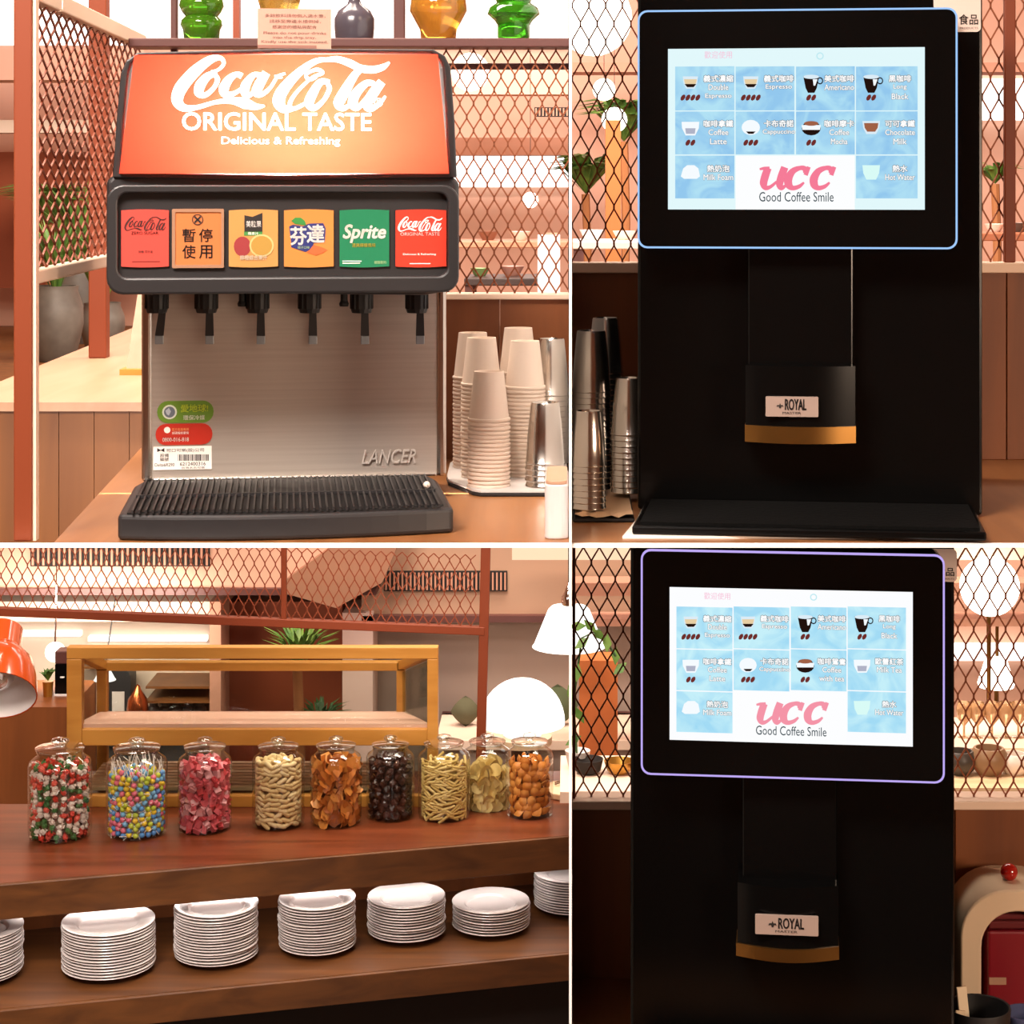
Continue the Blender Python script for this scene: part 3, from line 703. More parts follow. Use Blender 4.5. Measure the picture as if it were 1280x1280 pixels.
# ------------------------------------------------------------ coffee machines
BEANS = mat('screen_off', '#101010', .3)
def machine(cx, d, zb, ztop, px_body, px_bez, px_scr, px_col, px_noz, px_band, px_plate, px_stick, edge, bg, tilec, rowsub, label, depth):
    Fm = Frame(cx, d, zb); rc, pxf = Fm.rect, Fm.pix
    t = thing('coffee_machine', label, 'coffee machine', Fm.o, Fm.rz)
    a, b, _, _ = rc(px_body[0], 500 if cx > 1005 else 1000, px_body[1], 500 if cx > 1005 else 1000, 0)
    part('body', MB().box(a, b, 0, depth, 0, ztop-zb), M['black'], t, bevel=.004)
    dk = part('drip_deck', MB().box(a-.002+.012, b-.012, -.213, 0, 0, .012), M['black'], t, bevel=.003)
    part('drip_mat', MB().box(a+.02, b-.02, -.205, -.005, .012, .016), M['blackt'], dk)
    kb = -.06
    a0, b0, z0, z1 = rc(*px_bez, kb)
    r_ = .0135
    part('display_housing', MB().prism(rrect(a0+.002, b0-.002, z0+.002, z1-.002, r_), kb+.003, 0), M['black'], t)
    part('edge_light', MB().ring(rrect(a0, b0, z0, z1, r_), rrect(a0+.0026, b0-.0026, z0+.0026, z1-.0026, r_-.002), kb, kb+.004), edge, t)
    part('display_glass', MB().prism(rrect(a0+.0026, b0-.0026, z0+.0026, z1-.0026, r_-.002), kb+.0005, kb+.003), M['black'], t)
    # screen
    ks = kb-.0002
    a, b, z0, z1 = rc(*px_scr, ks)
    scr = part('screen', MB().box(a, b, ks, ks+.001, z0, z1), bg, t)
    sx, sy = (px_scr[2]-px_scr[0])/321, (px_scr[3]-px_scr[1])/202
    mp = lambda x, y: (px_scr[0]+(x-835)*sx, px_scr[1]+(y-60)*sy)
    def rr(x0, y0, x1, y1, k=0):
        q0, q1 = mp(x0, y0), mp(x1, y1); return rc(q0[0], q0[1], q1[0], q1[1], ks-k)
    pp = lambda pts, k=0: [pxf(*mp(x, y), ks-k) for x, y in pts]
    cols = ((844, 918), (919.5, 993), (995, 1068.5), (1070, 1147)); rws = ((83, 138), (139.3, 193), (194.5, 248))
    wht = emis('ui_white', '#ffffff', 1.0); outl = emis('ui_outline', '#3c5563', .8); brown = emis('ui_bean', '#7c3430', .8)
    dkc = emis('ui_coffee', '#2a1712', .7); crema = emis('ui_crema', '#e8cfa4', 1.0); milk = emis('ui_milk', '#f6fbff', 1.0); blue = emis('ui_cup_blue', '#dcecf6', 1.0); choc = emis('ui_choc', '#a8664a', .9)
    ents = [(0,0,'義式濃縮',('Double','Espresso'),'esp',4), (1,0,'義式咖啡',('Espresso',),'esp',4), (2,0,'美式咖啡',('Americano',),'mug',2), (3,0,'黑咖啡',('Long','Black'),'mug',2),
            (0,1,'咖啡拿鐵',('Coffee','Latte'),'lat',2), (1,1,'卡布奇諾',('Cappuccino',),'cap',3), (2,1,rowsub[0],rowsub[1],'moc',2), (3,1,rowsub[2],rowsub[3],rowsub[4],0),
            (0,2,'熱奶泡',('Milk Foam',),'foam',0), (3,2,'熱水',('Hot Water',),'wat',0)]
    for ci, ri, cn, en, ic, beans in ents:
        x0, x1 = cols[ci]; y0, y1 = rws[ri]
        a, b, z0, z1 = rr(x0, y0, x1, y1, .0003); part('menu_tile', MB().box(a, b, ks-.0003, ks, z0, z1), tilec, scr)
        tx = x0+54 if ci < 3 else x0+55
        cw = 4.6*len(cn)*2; th = 8.5
        yc = y0+(11 if beans or ic in ('choc', 'lat2') else 12)
        for k_, m_, bo in ((.0005, outl, .10), (.0008, wht, .035)):
            e = 0
            text(scr, cn, *rr(tx-cw/2-e, yc-e, tx+cw/2+e, yc+th+e), ks-k_, m_, bold=bo)
            for li, l_ in enumerate(en):
                lw = min(40, 4.1*len(l_)); yy = yc+11.5+li*11.5
                text(scr, l_, *rr(tx-lw/2-e, yy-e*.6, tx+lw/2+e, yy+7+e*.6), ks-k_, m_, bold=bo*.8)
        ix, iy = x0+19, y0+21
        def ic_part(nm, pts, m_, k_): part(nm, MB().prism(pp(pts, k_), ks-k_, ks-k_+.0001), m_, scr)
        E = lambda cx_, cy_, rx_, ry_: [(cx_+rx_*math.cos(i*.3927), cy_+ry_*math.sin(i*.3927)) for i in range(16)]
        bowl = lambda w_, h_, dy=0: [(ix-w_, iy-h_+dy), (ix+w_, iy-h_+dy), (ix+w_*.9, iy+dy), (ix+w_*.55, iy+h_*.8+dy), (ix-w_*.55, iy+h_*.8+dy), (ix-w_*.9, iy+dy)]
        if ic == 'esp':
            ic_part('cup_icon', bowl(9.5, 8.5), blue, .0005); ic_part('crema_icon', bowl(8, 4.5, -.5), crema, .0007)
            ic_part('coffee_icon', [(ix-7.5, iy+1), (ix+7.5, iy+1), (ix+4, iy+5), (ix-4, iy+5)], dkc, .0008)
        elif ic == 'mug':
            ic_part('cup_icon', [(ix-10, iy-9), (ix+10, iy-9), (ix+7, iy+6), (ix+4, iy+12), (ix-4, iy+12), (ix-7, iy+6)], dkc, .0005)
            ic_part('cup_rim_icon', E(ix, iy-8, 10, 2.6), blue, .0007)
            ic_part('cup_shine_icon', [(ix+2, iy-5), (ix+8, iy-5), (ix+5, iy+3), (ix+3, iy+3)], milk, .0008)
            part('cup_handle_icon', MB().ring(pp(E(ix+11, iy-3, 4, 4.5), .0004), pp(E(ix+11, iy-3, 2.6, 3), .0004), ks-.0004, ks-.0003), dkc, scr)
        elif ic in ('lat', 'lat2'):
            ic_part('cup_icon', [(ix-11, iy-8), (ix+11, iy-8), (ix+10.5, iy), (ix+6, iy+9), (ix-6, iy+9), (ix-10.5, iy)], milk, .0005)
            ic_part('cup_side_icon', [(ix-6.5, iy), (ix+6.5, iy), (ix+5.5, iy+7), (ix-5.5, iy+7)], emis('ui_grey', '#b9bcd0', .9), .0007)
        elif ic == 'cap':
            ic_part('cup_icon', E(ix, iy-1, 11.5, 9.5), milk, .0005); ic_part('coffee_icon', [(ix-6, iy+4), (ix+6, iy+4), (ix+3, iy+7), (ix-3, iy+7)], dkc, .0007)
        elif ic == 'moc':
            ic_part('cup_icon', E(ix, iy, 12, 9), dkc, .0005); ic_part('milk_icon', [(ix-12, iy-4), (ix+12, iy-4), (ix+11, iy+2), (ix-11, iy+2)], milk, .0007); ic_part('foam_icon', E(ix, iy-6, 9, 3), choc, .0008)
        elif ic == 'choc':
            ic_part('cup_icon', bowl(11, 9), blue, .0005); ic_part('chocolate_icon', bowl(9, 6, -.5), choc, .0007)
        elif ic == 'foam':
            ic_part('foam_icon', [(ix-12, iy+5), (ix-9, iy-5), (ix-4, iy-9), (ix+5, iy-9), (ix+10, iy-5), (ix+12, iy+5), (ix+8, iy+8), (ix-8, iy+8)], milk, .0005)
        elif ic == 'wat':
            ic_part('cup_icon', bowl(11, 10, 1), emis('ui_water', '#d9fbf6', 1.0), .0005)
        if beans:
            bm_ = MB()
            for q in range(beans):
                bxp = ix-(beans-1)*3.1+q*6.2
                bm_.prism(pp([(bxp+2.9*math.cos(i*.785)+1.4*math.sin(i*.785)*-1, y0+39+4.0*math.sin(i*.785)) for i in range(8)], .0005), ks-.0005, ks-.0004)
            part('bean_icon', bm_, brown, scr)
    a, b, z0, z1 = rr(919.5, 194.5, 1068.5, 262, .0003); part('logo_tile', MB().box(a, b, ks-.0003, ks, z0, rr(919.5,194.5,1068.5,262)[3]), emis('ui_panel', '#fdfeff', 1.0), scr)
    pink = emis('ui_pink' if cx > 1005 else 'ui_pale_pink', '#f67c98' if cx > 1005 else '#f595a8', 1.0)
    lg = MB(); wpx = abs(pxf(*mp(901, 200), ks)[0]-pxf(*mp(900, 200), ks)[0])
    c1 = ([(1007,216),(1006,211),(1000,210),(991,214),(985.5,223),(986,231),(991,235),(999,233),(1005,228)], [5,5.5,4.5,6.5,8.5,8,5,4,2])
    for pts, wd in (([(949.5,211.5),(955,210.5),(962,210)], [2,3.4,3]), ([(960,210),(956.5,220),(954.5,229),(957,234.5),(963,233.5),(971,227)], [7.5,8,7.8,5.5,3.5,2.5]),
                    ([(981,209),(977,220),(974.5,230),(977,235),(983,231)], [7.5,8,7.5,5,2]), c1, ([(x+32, y) for x, y in c1[0]], c1[1]),
                    ([(1011,208.5),(1007,219)], [4,4.5]), ([(1043,208.5),(1039,219)], [4,4.5])):
        lg.ribbon(pp(pts, .0006), [q*wpx*1.22 for q in wd], ks-.0006)
    part('logo_lettering', lg, pink, scr)
    text(scr, 'Good Coffee Smile', *rr(949, 240, 1042, 252, .0006), ks-.0006, emis('ui_dark_ink', '#23404a', .8))
    text(scr, '歡迎使用', *rr(880.5, 64, 915, 73, .0006), ks-.0006, emis('ui_soft_pink', '#f8c0d8' if cx > 1005 else '#f8dcea', 1.0))
    q = pp([(1025, 70)], .0006)[0]; part('status_icon', MB().ring(ell(q[0], q[1], 4.6*wpx, 4.6*wpx), ell(q[0], q[1], 3.2*wpx, 3.2*wpx), ks-.0006, ks-.0003), emis('ui_cyan', '#bfeaf2', 1.0), scr)
    # spout column
    a, b, z0, z1 = rc(*px_col, -.03); part('spout_column', MB().box(a, b, -.03, 0, z0, z1), M['black'], t, bevel=.002)
    def arcplan(a, b, k0, bul, back):
        return [(a+(b-a)*i/12, k0-bul*math.sin(math.pi*i/12)) for i in range(13)]+[(b, back), (a, back)]
    a, b, z0, z1 = rc(*px_noz, -.05); sp = part('spout', MB().prismz(arcplan(a, b, -.05, .018, 0), z0, z1), M['black'], t, smooth=35)
    a, b, z0, z1 = rc(*px_band, -.052); part('copper_band', MB().prismz(arcplan(a-.001, b+.001, -.052, .02, 0), z0, z1), M['gold'], sp, smooth=35)
    a, b, z0, z1 = rc(*px_plate, -.0725); npl = part('name_plate', MB().prism(rrect(a, b, z0, z1, .0015, 3), -.0725, -.067), mat('plate_silver', '#9a867c', .4), sp)
    npl_w = b-a; kn = -.0731
    text(sp, 'ROYAL', a+npl_w*.37, a+npl_w*.77, z0+(z1-z0)*.34, z0+(z1-z0)*.88, kn, M['ink'], bold=.03)
    text(sp, 'MASTER', a+npl_w*.32, a+npl_w*.67, z0+(z1-z0)*.13, z0+(z1-z0)*.25, kn, M['ink'])
    fx_, fz_ = a+npl_w*.275, z0+(z1-z0)*.54; e = npl_w*.05
    part('emblem', MB().prism([(fx_, fz_+e*1.1), (fx_+e*.3, fz_+e*.3), (fx_+e, fz_+e*.35), (fx_+e*1.3, fz_-e*.3), (fx_+e*.5, fz_-e*.15), (fx_+e*.25, fz_-e*.9), (fx_-e*.25, fz_-e*.9), (fx_-e*.5, fz_-e*.15), (fx_-e*1.3, fz_-e*.3), (fx_-e, fz_+e*.35), (fx_-e*.3, fz_+e*.3)], kn, kn+.0004), M['ink'], sp)
    # maker's sticker on the body corner
    a, b, z0, z1 = rc(*px_stick, -.0008); st = part('corner_sticker', MB().prism(rrect(a, b, z0, min(z1, ztop-zb-.004), .006), -.001, .0005), mat('sticker_cream', '#d6c3b8', .5), t)
    wS, hS = b-a, z1-z0
    text(st, '食品', b-wS*.46, b-wS*.06, z0+hS*.18, z0+hS*.44, -.0016, M['ink'], bold=.01)
    text(st, 'PRODUCTS', b-wS*.44, b-wS*.06, z0+hS*.07, z0+hS*.12, -.0016, M['inkb'])
    return t
machine(1010, 2.92, ZC+.003, 2.66, (797, 1228), (797, 11, 1197, 311), (835, 60, 1156, 262), (935, 300, 1066, 458), (932, 457, 1069, 537), (932, 532, 1069, 553), (957, 496, 1023, 521), (1167, -10, 1226, 40),
   emis('edge_blue', '#9cc4f6', 1.1), emis('screen_cyan', '#e2f8fb', 1.0), emis2('tile_blue', '#93c8ee', '#b2e2f5', 22), ('咖啡摩卡', ('Coffee','Mocha'), '可可拿鐵', ('Chocolate','Milk'), 'choc'),
   'black coffee machine with pale blue edge light listing chocolate milk on screen', .40)
machine(992, 2.92, ZL, 1.8225, (788, 1193), (801, 690, 1181, 974), (837, 737, 1141, 929), (928, 960, 1046, 1106), (922, 1105, 1048, 1186), (921, 1181, 1048, 1197), (944, 1145, 1023, 1169), (1141, 686, 1196, 727),
   emis('edge_violet', '#b9a4ec', 1.1), emis('screen_white', '#fcfdff', 1.0), emis2('tile_cyan', '#a2dbf5', '#c6f0fa', 22), ('咖啡鴛鴦', ('Coffee','with tea'), '歐蕾紅茶', ('Milk Tea',), 'lat2'),
   'black coffee machine with violet edge light listing milk tea on screen', .36)

# ------------------------------------------------------------ napkin holder and sachets beside the lower machine
YN = 3.16
nh = thing('napkin_holder', 'cream arched napkin holder with a round red knob', 'napkin holder', (X(1273,YN), YN, ZL))
kx = YN/FPX; hz = lambda row: Z(row, YN)-ZL
def arch(hw, top, r, n=8):
    o = [(-hw, 0)]
    for i in range(n+1): a = math.pi-math.pi/2*i/n; o.append((-hw+r+r*math.cos(a), top-r+r*math.sin(a)))
    for i in range(n+1): a = math.pi/2-math.pi/2*i/n; o.append((hw-r+r*math.cos(a), top-r+r*math.sin(a)))
    o.append((hw, 0)); return o
cream = mat('cream_enamel', '#d9c3a6', .25, coat=.4)
oa, ia = arch(72*kx, hz(1113), 58*kx), arch(46*kx, hz(1140), 44*kx)
n = len(oa); V = [(x, 0, z) for x, z in oa]+[(x, 0, z) for x, z in ia]+[(x, .12, z) for x, z in oa]+[(x, .12, z) for x, z in ia]; Fc = []
for i in range(n-1):
    j = i+1; Fc += [(i,j,n+j,n+i), (2*n+i,3*n+i,3*n+j,2*n+j), (i,2*n+i,2*n+j,j), (n+i,n+j,3*n+j,3*n+i)]
Fc += [(0,n,3*n,2*n), (n-1,3*n-1,4*n-1,2*n-1)]
part('shell', MB().add(V, Fc), cream, nh, smooth=35, bevel=.003)
part('back_plate', MB().prism(ia, .112, .119), mat('maroon_back', '#4a0c10', .6), nh)
part('knob', MB().ball((-3*kx, .05, hz(1113)+.0115), .0135, 16, 12), mat('red_enamel', '#a01c14', .15, coat=.5), nh, smooth=60)
part('knob_stem', MB().lathe([(.005, -.004), (.005, .006)], 10, (-3*kx, .05, hz(1113))), M['chrome'], nh)
np_ = thing('napkin_pack', 'dark red packs of napkins inside the cream holder', 'napkins', (X(1276,YN), YN+.02, ZL))
part('wrapper', MB().box(-.046, .046, 0, .07, .003, hz(1170)), mat('wine_wrapper', '#7c1422', .3), np_, bevel=.004)
part('napkin_fold', MB().box(-.044, .044, .002, .068, hz(1168), hz(1158)).box(-.042, .042, .004, .066, hz(1157), hz(1150)), mat('wine_napkin', '#5e0d12', .8), np_, bevel=.003)
part('paper_label', MB().box(-.044, -.018, -.001, 0, hz(1237), hz(1228)), mat('tan_label', '#a8836a', .7), np_)
YB = 2.99
bn = thing('sachet_cup', 'round black cup holding paper stick sachets', 'cup', (X(1223,YB), YB, ZL))
zr = Z(1258, YB)-ZL
part('cup_wall', MB().lathe([(.0001,.002),(.036,.002),(.043,zr),(.0455,zr+.001),(.046,zr-.001),(.040,0),(.0001,0)], 28, caps=False), M['blackm'], bn, smooth=40)
for (dx, dy, tilt, col, lb) in ((-.012, .012, -.10, '#e6d2b4', 'cream paper stick sachet standing upright in the black cup'), (-.03, .0, -.16, '#d8c0a0', 'tan paper stick sachet leaning low in the black cup')):
    hS = .10 if dx > -.02 else .07
    o = one('stick_sachet', MB().box(-.0075, .0075, -.002, .002, 0, hS), mat('sachet_'+col, col, .7), lb, 'sachet', loc=(X(1223,YB)+dx, YB+dy, ZL+.004), bevel=.001)
    o.rotation_euler = (-.08, tilt*-.6 if dx < -.02 else -.08, .2)
one('clear_tub', MB().lathe([(.0001,0),(.03,0),(.033,.05),(.031,.05),(.028,.003),(.0001,.003)], 20, caps=False), mat('smoky_tub', '#5a5f80', .2, trans=.4), 'smoky clear plastic tub beside the black sachet cup', 'tub', loc=(X(1283,3.05), 3.05, ZL), smooth=40)
# ------------------------------------------------------------ buffet with two shelves
SL = .27
fy = lambda x, x0, y0: y0+SL*(x-x0)
U0, L0 = (-.629, 4.58), (-.611, 4.45)
ZW = ZCAM-(998/FPX)*4.45
xl, xr = -1.45, .32
def slab(p0, e=0.): return [(xl, fy(xl, *p0)+e), (xr, fy(xr, *p0)+e), (xr, 5.28), (X(78,5.0), 5.28), (X(78,5.0), 5.0), (xl, 5.0)]
bf = thing('buffet_counter', 'red brown wooden buffet with a lower shelf for plates', 'counter', (0,0,0))
part('counter_top', MB().prismz(slab(U0, .012), ZS-.073, ZS), M['shelfw'], bf)
part('top_edge', MB().hexa([(xl,fy(xl,*U0),ZS-.075),(xr,fy(xr,*U0),ZS-.075),(xr,fy(xr,*U0)+.012,ZS-.075),(xl,fy(xl,*U0)+.012,ZS-.075)],
                           [(xl,fy(xl,*U0),ZS),(xr,fy(xr,*U0),ZS),(xr,fy(xr,*U0)+.012,ZS),(xl,fy(xl,*U0)+.012,ZS)]), M['shelfe'], bf, bevel=.002)
part('lower_shelf', MB().prismz(slab(L0, .012), ZW-.06, ZW), M['shelfe'], bf)
part('lower_edge', MB().hexa([(xl,fy(xl,*L0),ZW-.06),(xr,fy(xr,*L0),ZW-.06),(xr,fy(xr,*L0)+.012,ZW-.06),(xl,fy(xl,*L0)+.012,ZW-.06)],
                           [(xl,fy(xl,*L0),ZW),(xr,fy(xr,*L0),ZW),(xr,fy(xr,*L0)+.012,ZW),(xl,fy(xl,*L0)+.012,ZW)]), M['shelfe'], bf, bevel=.002)
bk = [(xl, fy(xl,*U0)+.35), (xr, fy(xr,*U0)+.35), (xr, 5.27), (X(78,5.0), 5.27), (X(78,5.0), 4.99), (xl, 4.99)]
part('back_panel', MB().prismz(bk, ZW, ZS-.073), M['wains'], bf)
part('plinth', MB().prismz([(x, y+(.12 if y < 4.9 else 0)) for x, y in slab(L0)], 0, ZW-.06), M['dark'], bf)
# plates
pl_me = MB().lathe([(.0001,.0015),(.052,.0015),(.055,0),(.058,.0015),(.0675,.0080),(.0985,.0125),(.1005,.0140),(.0998,.0152),(.0970,.0150),(.0705,.0112),(.0675,.0095),(.0620,.0040),(.0590,.0034),(.0001,.0036)], 36, caps=False).mesh_data('dinner_plate', M['ceramic'], 25)
def plates(px, row, wpx, hpx, label):
    p = onz(px, row, ZW); r = wpx/2*p.y/FPX; y = p.y+r; x = X(px, y)
    n = int(round(hpx*p.y/FPX/.0062))
    for i in range(n):
        o = link('dinner_plate', pl_me, None, (x+random.uniform(-.0018,.0018), y+random.uniform(-.0018,.0018), ZW+.0006+i*.0062))
        o.scale = (r/.1005, r/.1005, 1); o.rotation_euler.z = random.random()*6
        tag(o, label.replace('white plate in', 'topmost white plate of') if i == n-1 else label, 'plate', 'white plates stacked on the lower buffet shelf')
plates(-29, 1242, 116, 58, 'white plate in the stack below the red and green candy jar end')
plates(136, 1234, 118, 57, 'white plate in the wide stack below the lollipop jar')
plates(270, 1217, 106, 66, 'white plate in the tallest stack below the pink candy jar')
plates(396, 1203, 98, 61, 'white plate in the stack below the cream puff and orange chip jars')
plates(508, 1186, 99, 46, 'white plate in the stack below the dark chocolate jar')
plates(614, 1178, 99, 32, 'white plate in the lowest stack whose whole top plate shows')
plates(716, 1152, 99, 44, 'white plate in the stack below the orange pillow snack jar')

# ------------------------------------------------------------ glass jars and sweets
def jar_mesh(R_, H_):
    body = MB().lathe([(R_*.69,H_*.885),(R_*.74,H_*.885),(R_*.74,H_*.862),(R_*.70,H_*.855),(R_*.70,H_*.83),(R_*.78,H_*.81),(R_*.94,H_*.775),(R_,H_*.73),(R_,.016),(R_*.96,.003),(R_*.86,0),(.0001,0)], 32, caps=False)
    lid = MB().lathe([(R_*.66,H_*.86),(R_*.67,H_*.886),(R_*.77,H_*.888),(R_*.78,H_*.900),(R_*.66,H_*.910),(R_*.3,H_*.918),(R_*.16,H_*.922),(.0001,H_*.923)], 32, caps=False)
    knob = MB().lathe([(R_*.2,H_*.921),(R_*.15,H_*.932),(R_*.24,H_*.945),(R_*.29,H_*.965),(R_*.25,H_*.986),(R_*.13,H_*.998),(.0001,H_)], 18, caps=False)
    return body, lid, knob
def jit(v, a): return tuple(c+random.uniform(-a, a) for c in v)
def m_wrapped(m_, m2):
    mb = MB().ball((0,0,0), .0085, 7, 5, 1.0, .75, .8)
    mb.v = [jit(v, .0012) for v in mb.v]
    for s in (-1, 1): mb.add([(s*.006,0,0),(s*.0105,.004,.005),(s*.011,-.004,.003),(s*.0105,.002,-.005)], [(0,1,2),(0,2,3),(0,3,1)])
    return mb.mesh_data('wrapped_sweet', m_)
def m_cube(m_):
    mb = MB().box(-.008,.008,-.007,.007,-.0055,.0055); mb.v = [jit(v, .002) for v in mb.v]
    for s in (-1, 1): mb.add([(s*.007,0,0),(s*.011,.005,.003),(s*.011,-.005,.004),(s*.0105,.001,-.005)], [(0,1,2),(0,2,3),(0,3,1)])
    return mb.mesh_data('pink_sweet', m_)
def m_puff(m_): return MB().lathe([(.0001,-.014),(.0035,-.013),(.0058,-.007),(.0056,0),(.0062,.006),(.004,.012),(.0001,.0135)], 8, caps=False).mesh_data('puff', m_, 60)
def m_chip(m_, r, bend, n=9, jag=.25):
    mb = MB(); V = [(0,0,0)]
    for ring in (.55, 1.0):
        for i in range(n):
            a = 2*math.pi*i/n; q = r*ring*(1+random.uniform(-jag, jag)*(ring > .9)); x, y = q*math.cos(a), q*math.sin(a)
            V.append((x, y, bend*(x/r)**2*r+random.uniform(-.0012,.0012)))
    F_ = [(0, 1+i, 1+(i+1)%n) for i in range(n)]+[(1+i, n+1+i, n+1+(i+1)%n, 1+(i+1)%n) for i in range(n)]
    me = mb.add(V, F_).mesh_data('chip', m_, 60); return me
def m_lump(m_):
    mb = MB().ball((0,0,0), .0115, 7, 5, 1, .8, .75); mb.v = [jit(v, .002) for v in mb.v]; return mb.mesh_data('chocolate', m_)
def m_stick(m_):
    L_ = .016; b_ = .0015; mb = MB().tube([(-L_,0,0),(-L_*.4,0,b_),(L_*.4,0,b_),(L_,0,0)], .0034, 6); return mb.mesh_data('stick_snack', m_, 60)
def m_pillow(m_):
    mb = MB(); n = 5; V = []; s = .0115
    for sg_ in (1, -1):
        for j in range(n):
            for i in range(n):
                u_, v_ = i/(n-1)*2-1, j/(n-1)*2-1
                V.append((u_*s*(1-.12*v_*v_), v_*s*(1-.12*u_*u_), sg_*.0062*(1-u_*u_)*(1-v_*v_)**1))
    F_ = [(o_+j*n+i, o_+j*n+i+1, o_+(j+1)*n+i+1, o_+(j+1)*n+i) for o_ in (0, n*n) for j in range(n-1) for i in range(n-1)]
    return mb.add(V, F_).mesh_data('pillow_snack', m_, 60)
c_ = lambda n_, h_, r_=.45, **k: mat('sweet_'+n_, h_, r_, **k)
random.seed(11)
core = lambda n_, a_, b_, s_: mat('fill_'+n_, a_, .6, noise=(b_, (s_, s_, s_), 3))
lol = []
for nm, col in (('yellow','#ecc93c'),('blue','#4f8fd0'),('pink','#e8768c'),('green','#b8c63c'),('sky','#78b4dc')):
    lol.append((MB().ball((0,0,0), .0066, 9, 7).mesh_data('candy_ball', c_('lolly_'+nm, col, .25), 60), MB().tube([(0,0,.006),(0,0,.036)], .0009, 5).mesh_data('stick', c_('lolly_stick', '#f4ece4', .6))))
JARS = [  # px, bottom row, width, top row, dy, fill, spacing, kind
 (75, 1057, 80, 922, 0, .75, 'wrapped', 'red and green wrapped sweet in the jar at the buffet end'),
 (171, 1053, 77, 922, 0, .67, 'lolly', 'small coloured ball lollipop in the lollipop jar'),
 (256, 1046, 68, 921, 0, .75, 'pink', 'pink wrapped sweet in the pink candy jar'),
 (348, 1041, 66, 921, 0, .75, 'puff', 'cream coloured puffed snack in its jar'),
 (420, 1038, 65, 920, 0, .74, 'orchip', 'orange brown crisp in the crisp jar'),
 (488, 1030, 61, 919, 0, .75, 'choc', 'dark chocolate piece in the chocolate jar'),
 (555, 1031, 66, 918, 0, .70, 'stick', 'pale yellow stick snack in the stick jar'),
 (609, 1029, 61, 917, .07, .60, 'chip', 'pale ridged potato chip in the half filled chip jar'),
 (662, 1027, 60, 916, 0, .69, 'pillow', 'orange pillow shaped cracker in the cracker jar'),
]
JL = {'wrapped':'clear glass jar filled with red and green wrapped sweets','lolly':'clear glass jar filled with coloured lollipops','pink':'clear glass jar filled with pink wrapped sweets',
 'puff':'clear glass jar filled with cream coloured puffs','orchip':'clear glass jar filled with orange brown crisps','choc':'clear glass jar filled with dark chocolates',
 'stick':'clear glass jar filled with pale yellow snack sticks','chip':'clear glass jar partly filled with pale ridged chips','pillow':'clear glass jar filled with orange pillow crackers'}
KM = {
 'wrapped': ([m_wrapped(c_('red','#c0392b',.3), 0), m_wrapped(c_('white','#d9c7bb',.3), 0), m_wrapped(c_('green','#3d6b38',.3), 0), m_wrapped(c_('cherry','#d2584a',.3), 0), m_wrapped(c_('white','#d9c7bb',.3), 0)], .019, .0125, core('wrapped','#8c4a3c','#4a5a3a',90), 'wrapped_sweet', 'sweet'),
 'lolly': (None, .0145, .0115, core('lolly','#c9a24e','#7f8fa8',90), 'lollipop', 'lollipop'),
 'pink': ([m_cube(c_('pink','#d4606a',.3)), m_cube(c_('rose','#c8444c',.3)), m_cube(c_('pale','#e2a0a4',.3)), m_cube(c_('pink','#d4606a',.3))], .0185, .0125, core('pink','#b04850','#8c3038',80), 'wrapped_sweet', 'sweet'),
 'puff': ([m_puff(c_('cream','#e6cd9a',.7)), m_puff(c_('cream2','#d9bb82',.7))], .0185, .0115, core('puff','#b89660','#8a6a3c',120), 'puffed_snack', 'snack'),
 'orchip': ([m_chip(c_('amber','#c9762a',.5), .014, .35), m_chip(c_('amber2','#b05f1c',.5), .013, .5), m_chip(c_('amber3','#dc9040',.5), .015, .25)], .020, .011, core('orchip','#8a4a18','#5c2c0c',110), 'crisp', 'snack'),
 'choc': ([m_lump(c_('choc','#2c1712',.35)), m_lump(c_('choc2','#3a1f17',.35))], .021, .015, core('choc','#22110d','#170b08',90), 'chocolate_piece', 'chocolate'),
 'stick': ([m_stick(c_('straw','#dcc27c',.6)), m_stick(c_('straw2','#c9ab62',.6))], .0185, .0085, core('stick','#a5884c','#7c6230',140), 'snack_stick', 'snack'),
 'chip': ([m_chip(c_('chip','#e0c886',.6), .0165, .4, 10, .1), m_chip(c_('chip2','#cfb26c',.6), .0155, .55, 10, .1)], .022, .0095, core('chip','#b59a5c','#8a6f38',110), 'potato_chip', 'snack'),
 'pillow': ([m_pillow(c_('pillow','#dd9446',.5)), m_pillow(c_('pillow2','#cc7f34',.5))], .0215, .0155, core('pillow','#9c5c20','#74400f',90), 'pillow_cracker', 'snack'),
}
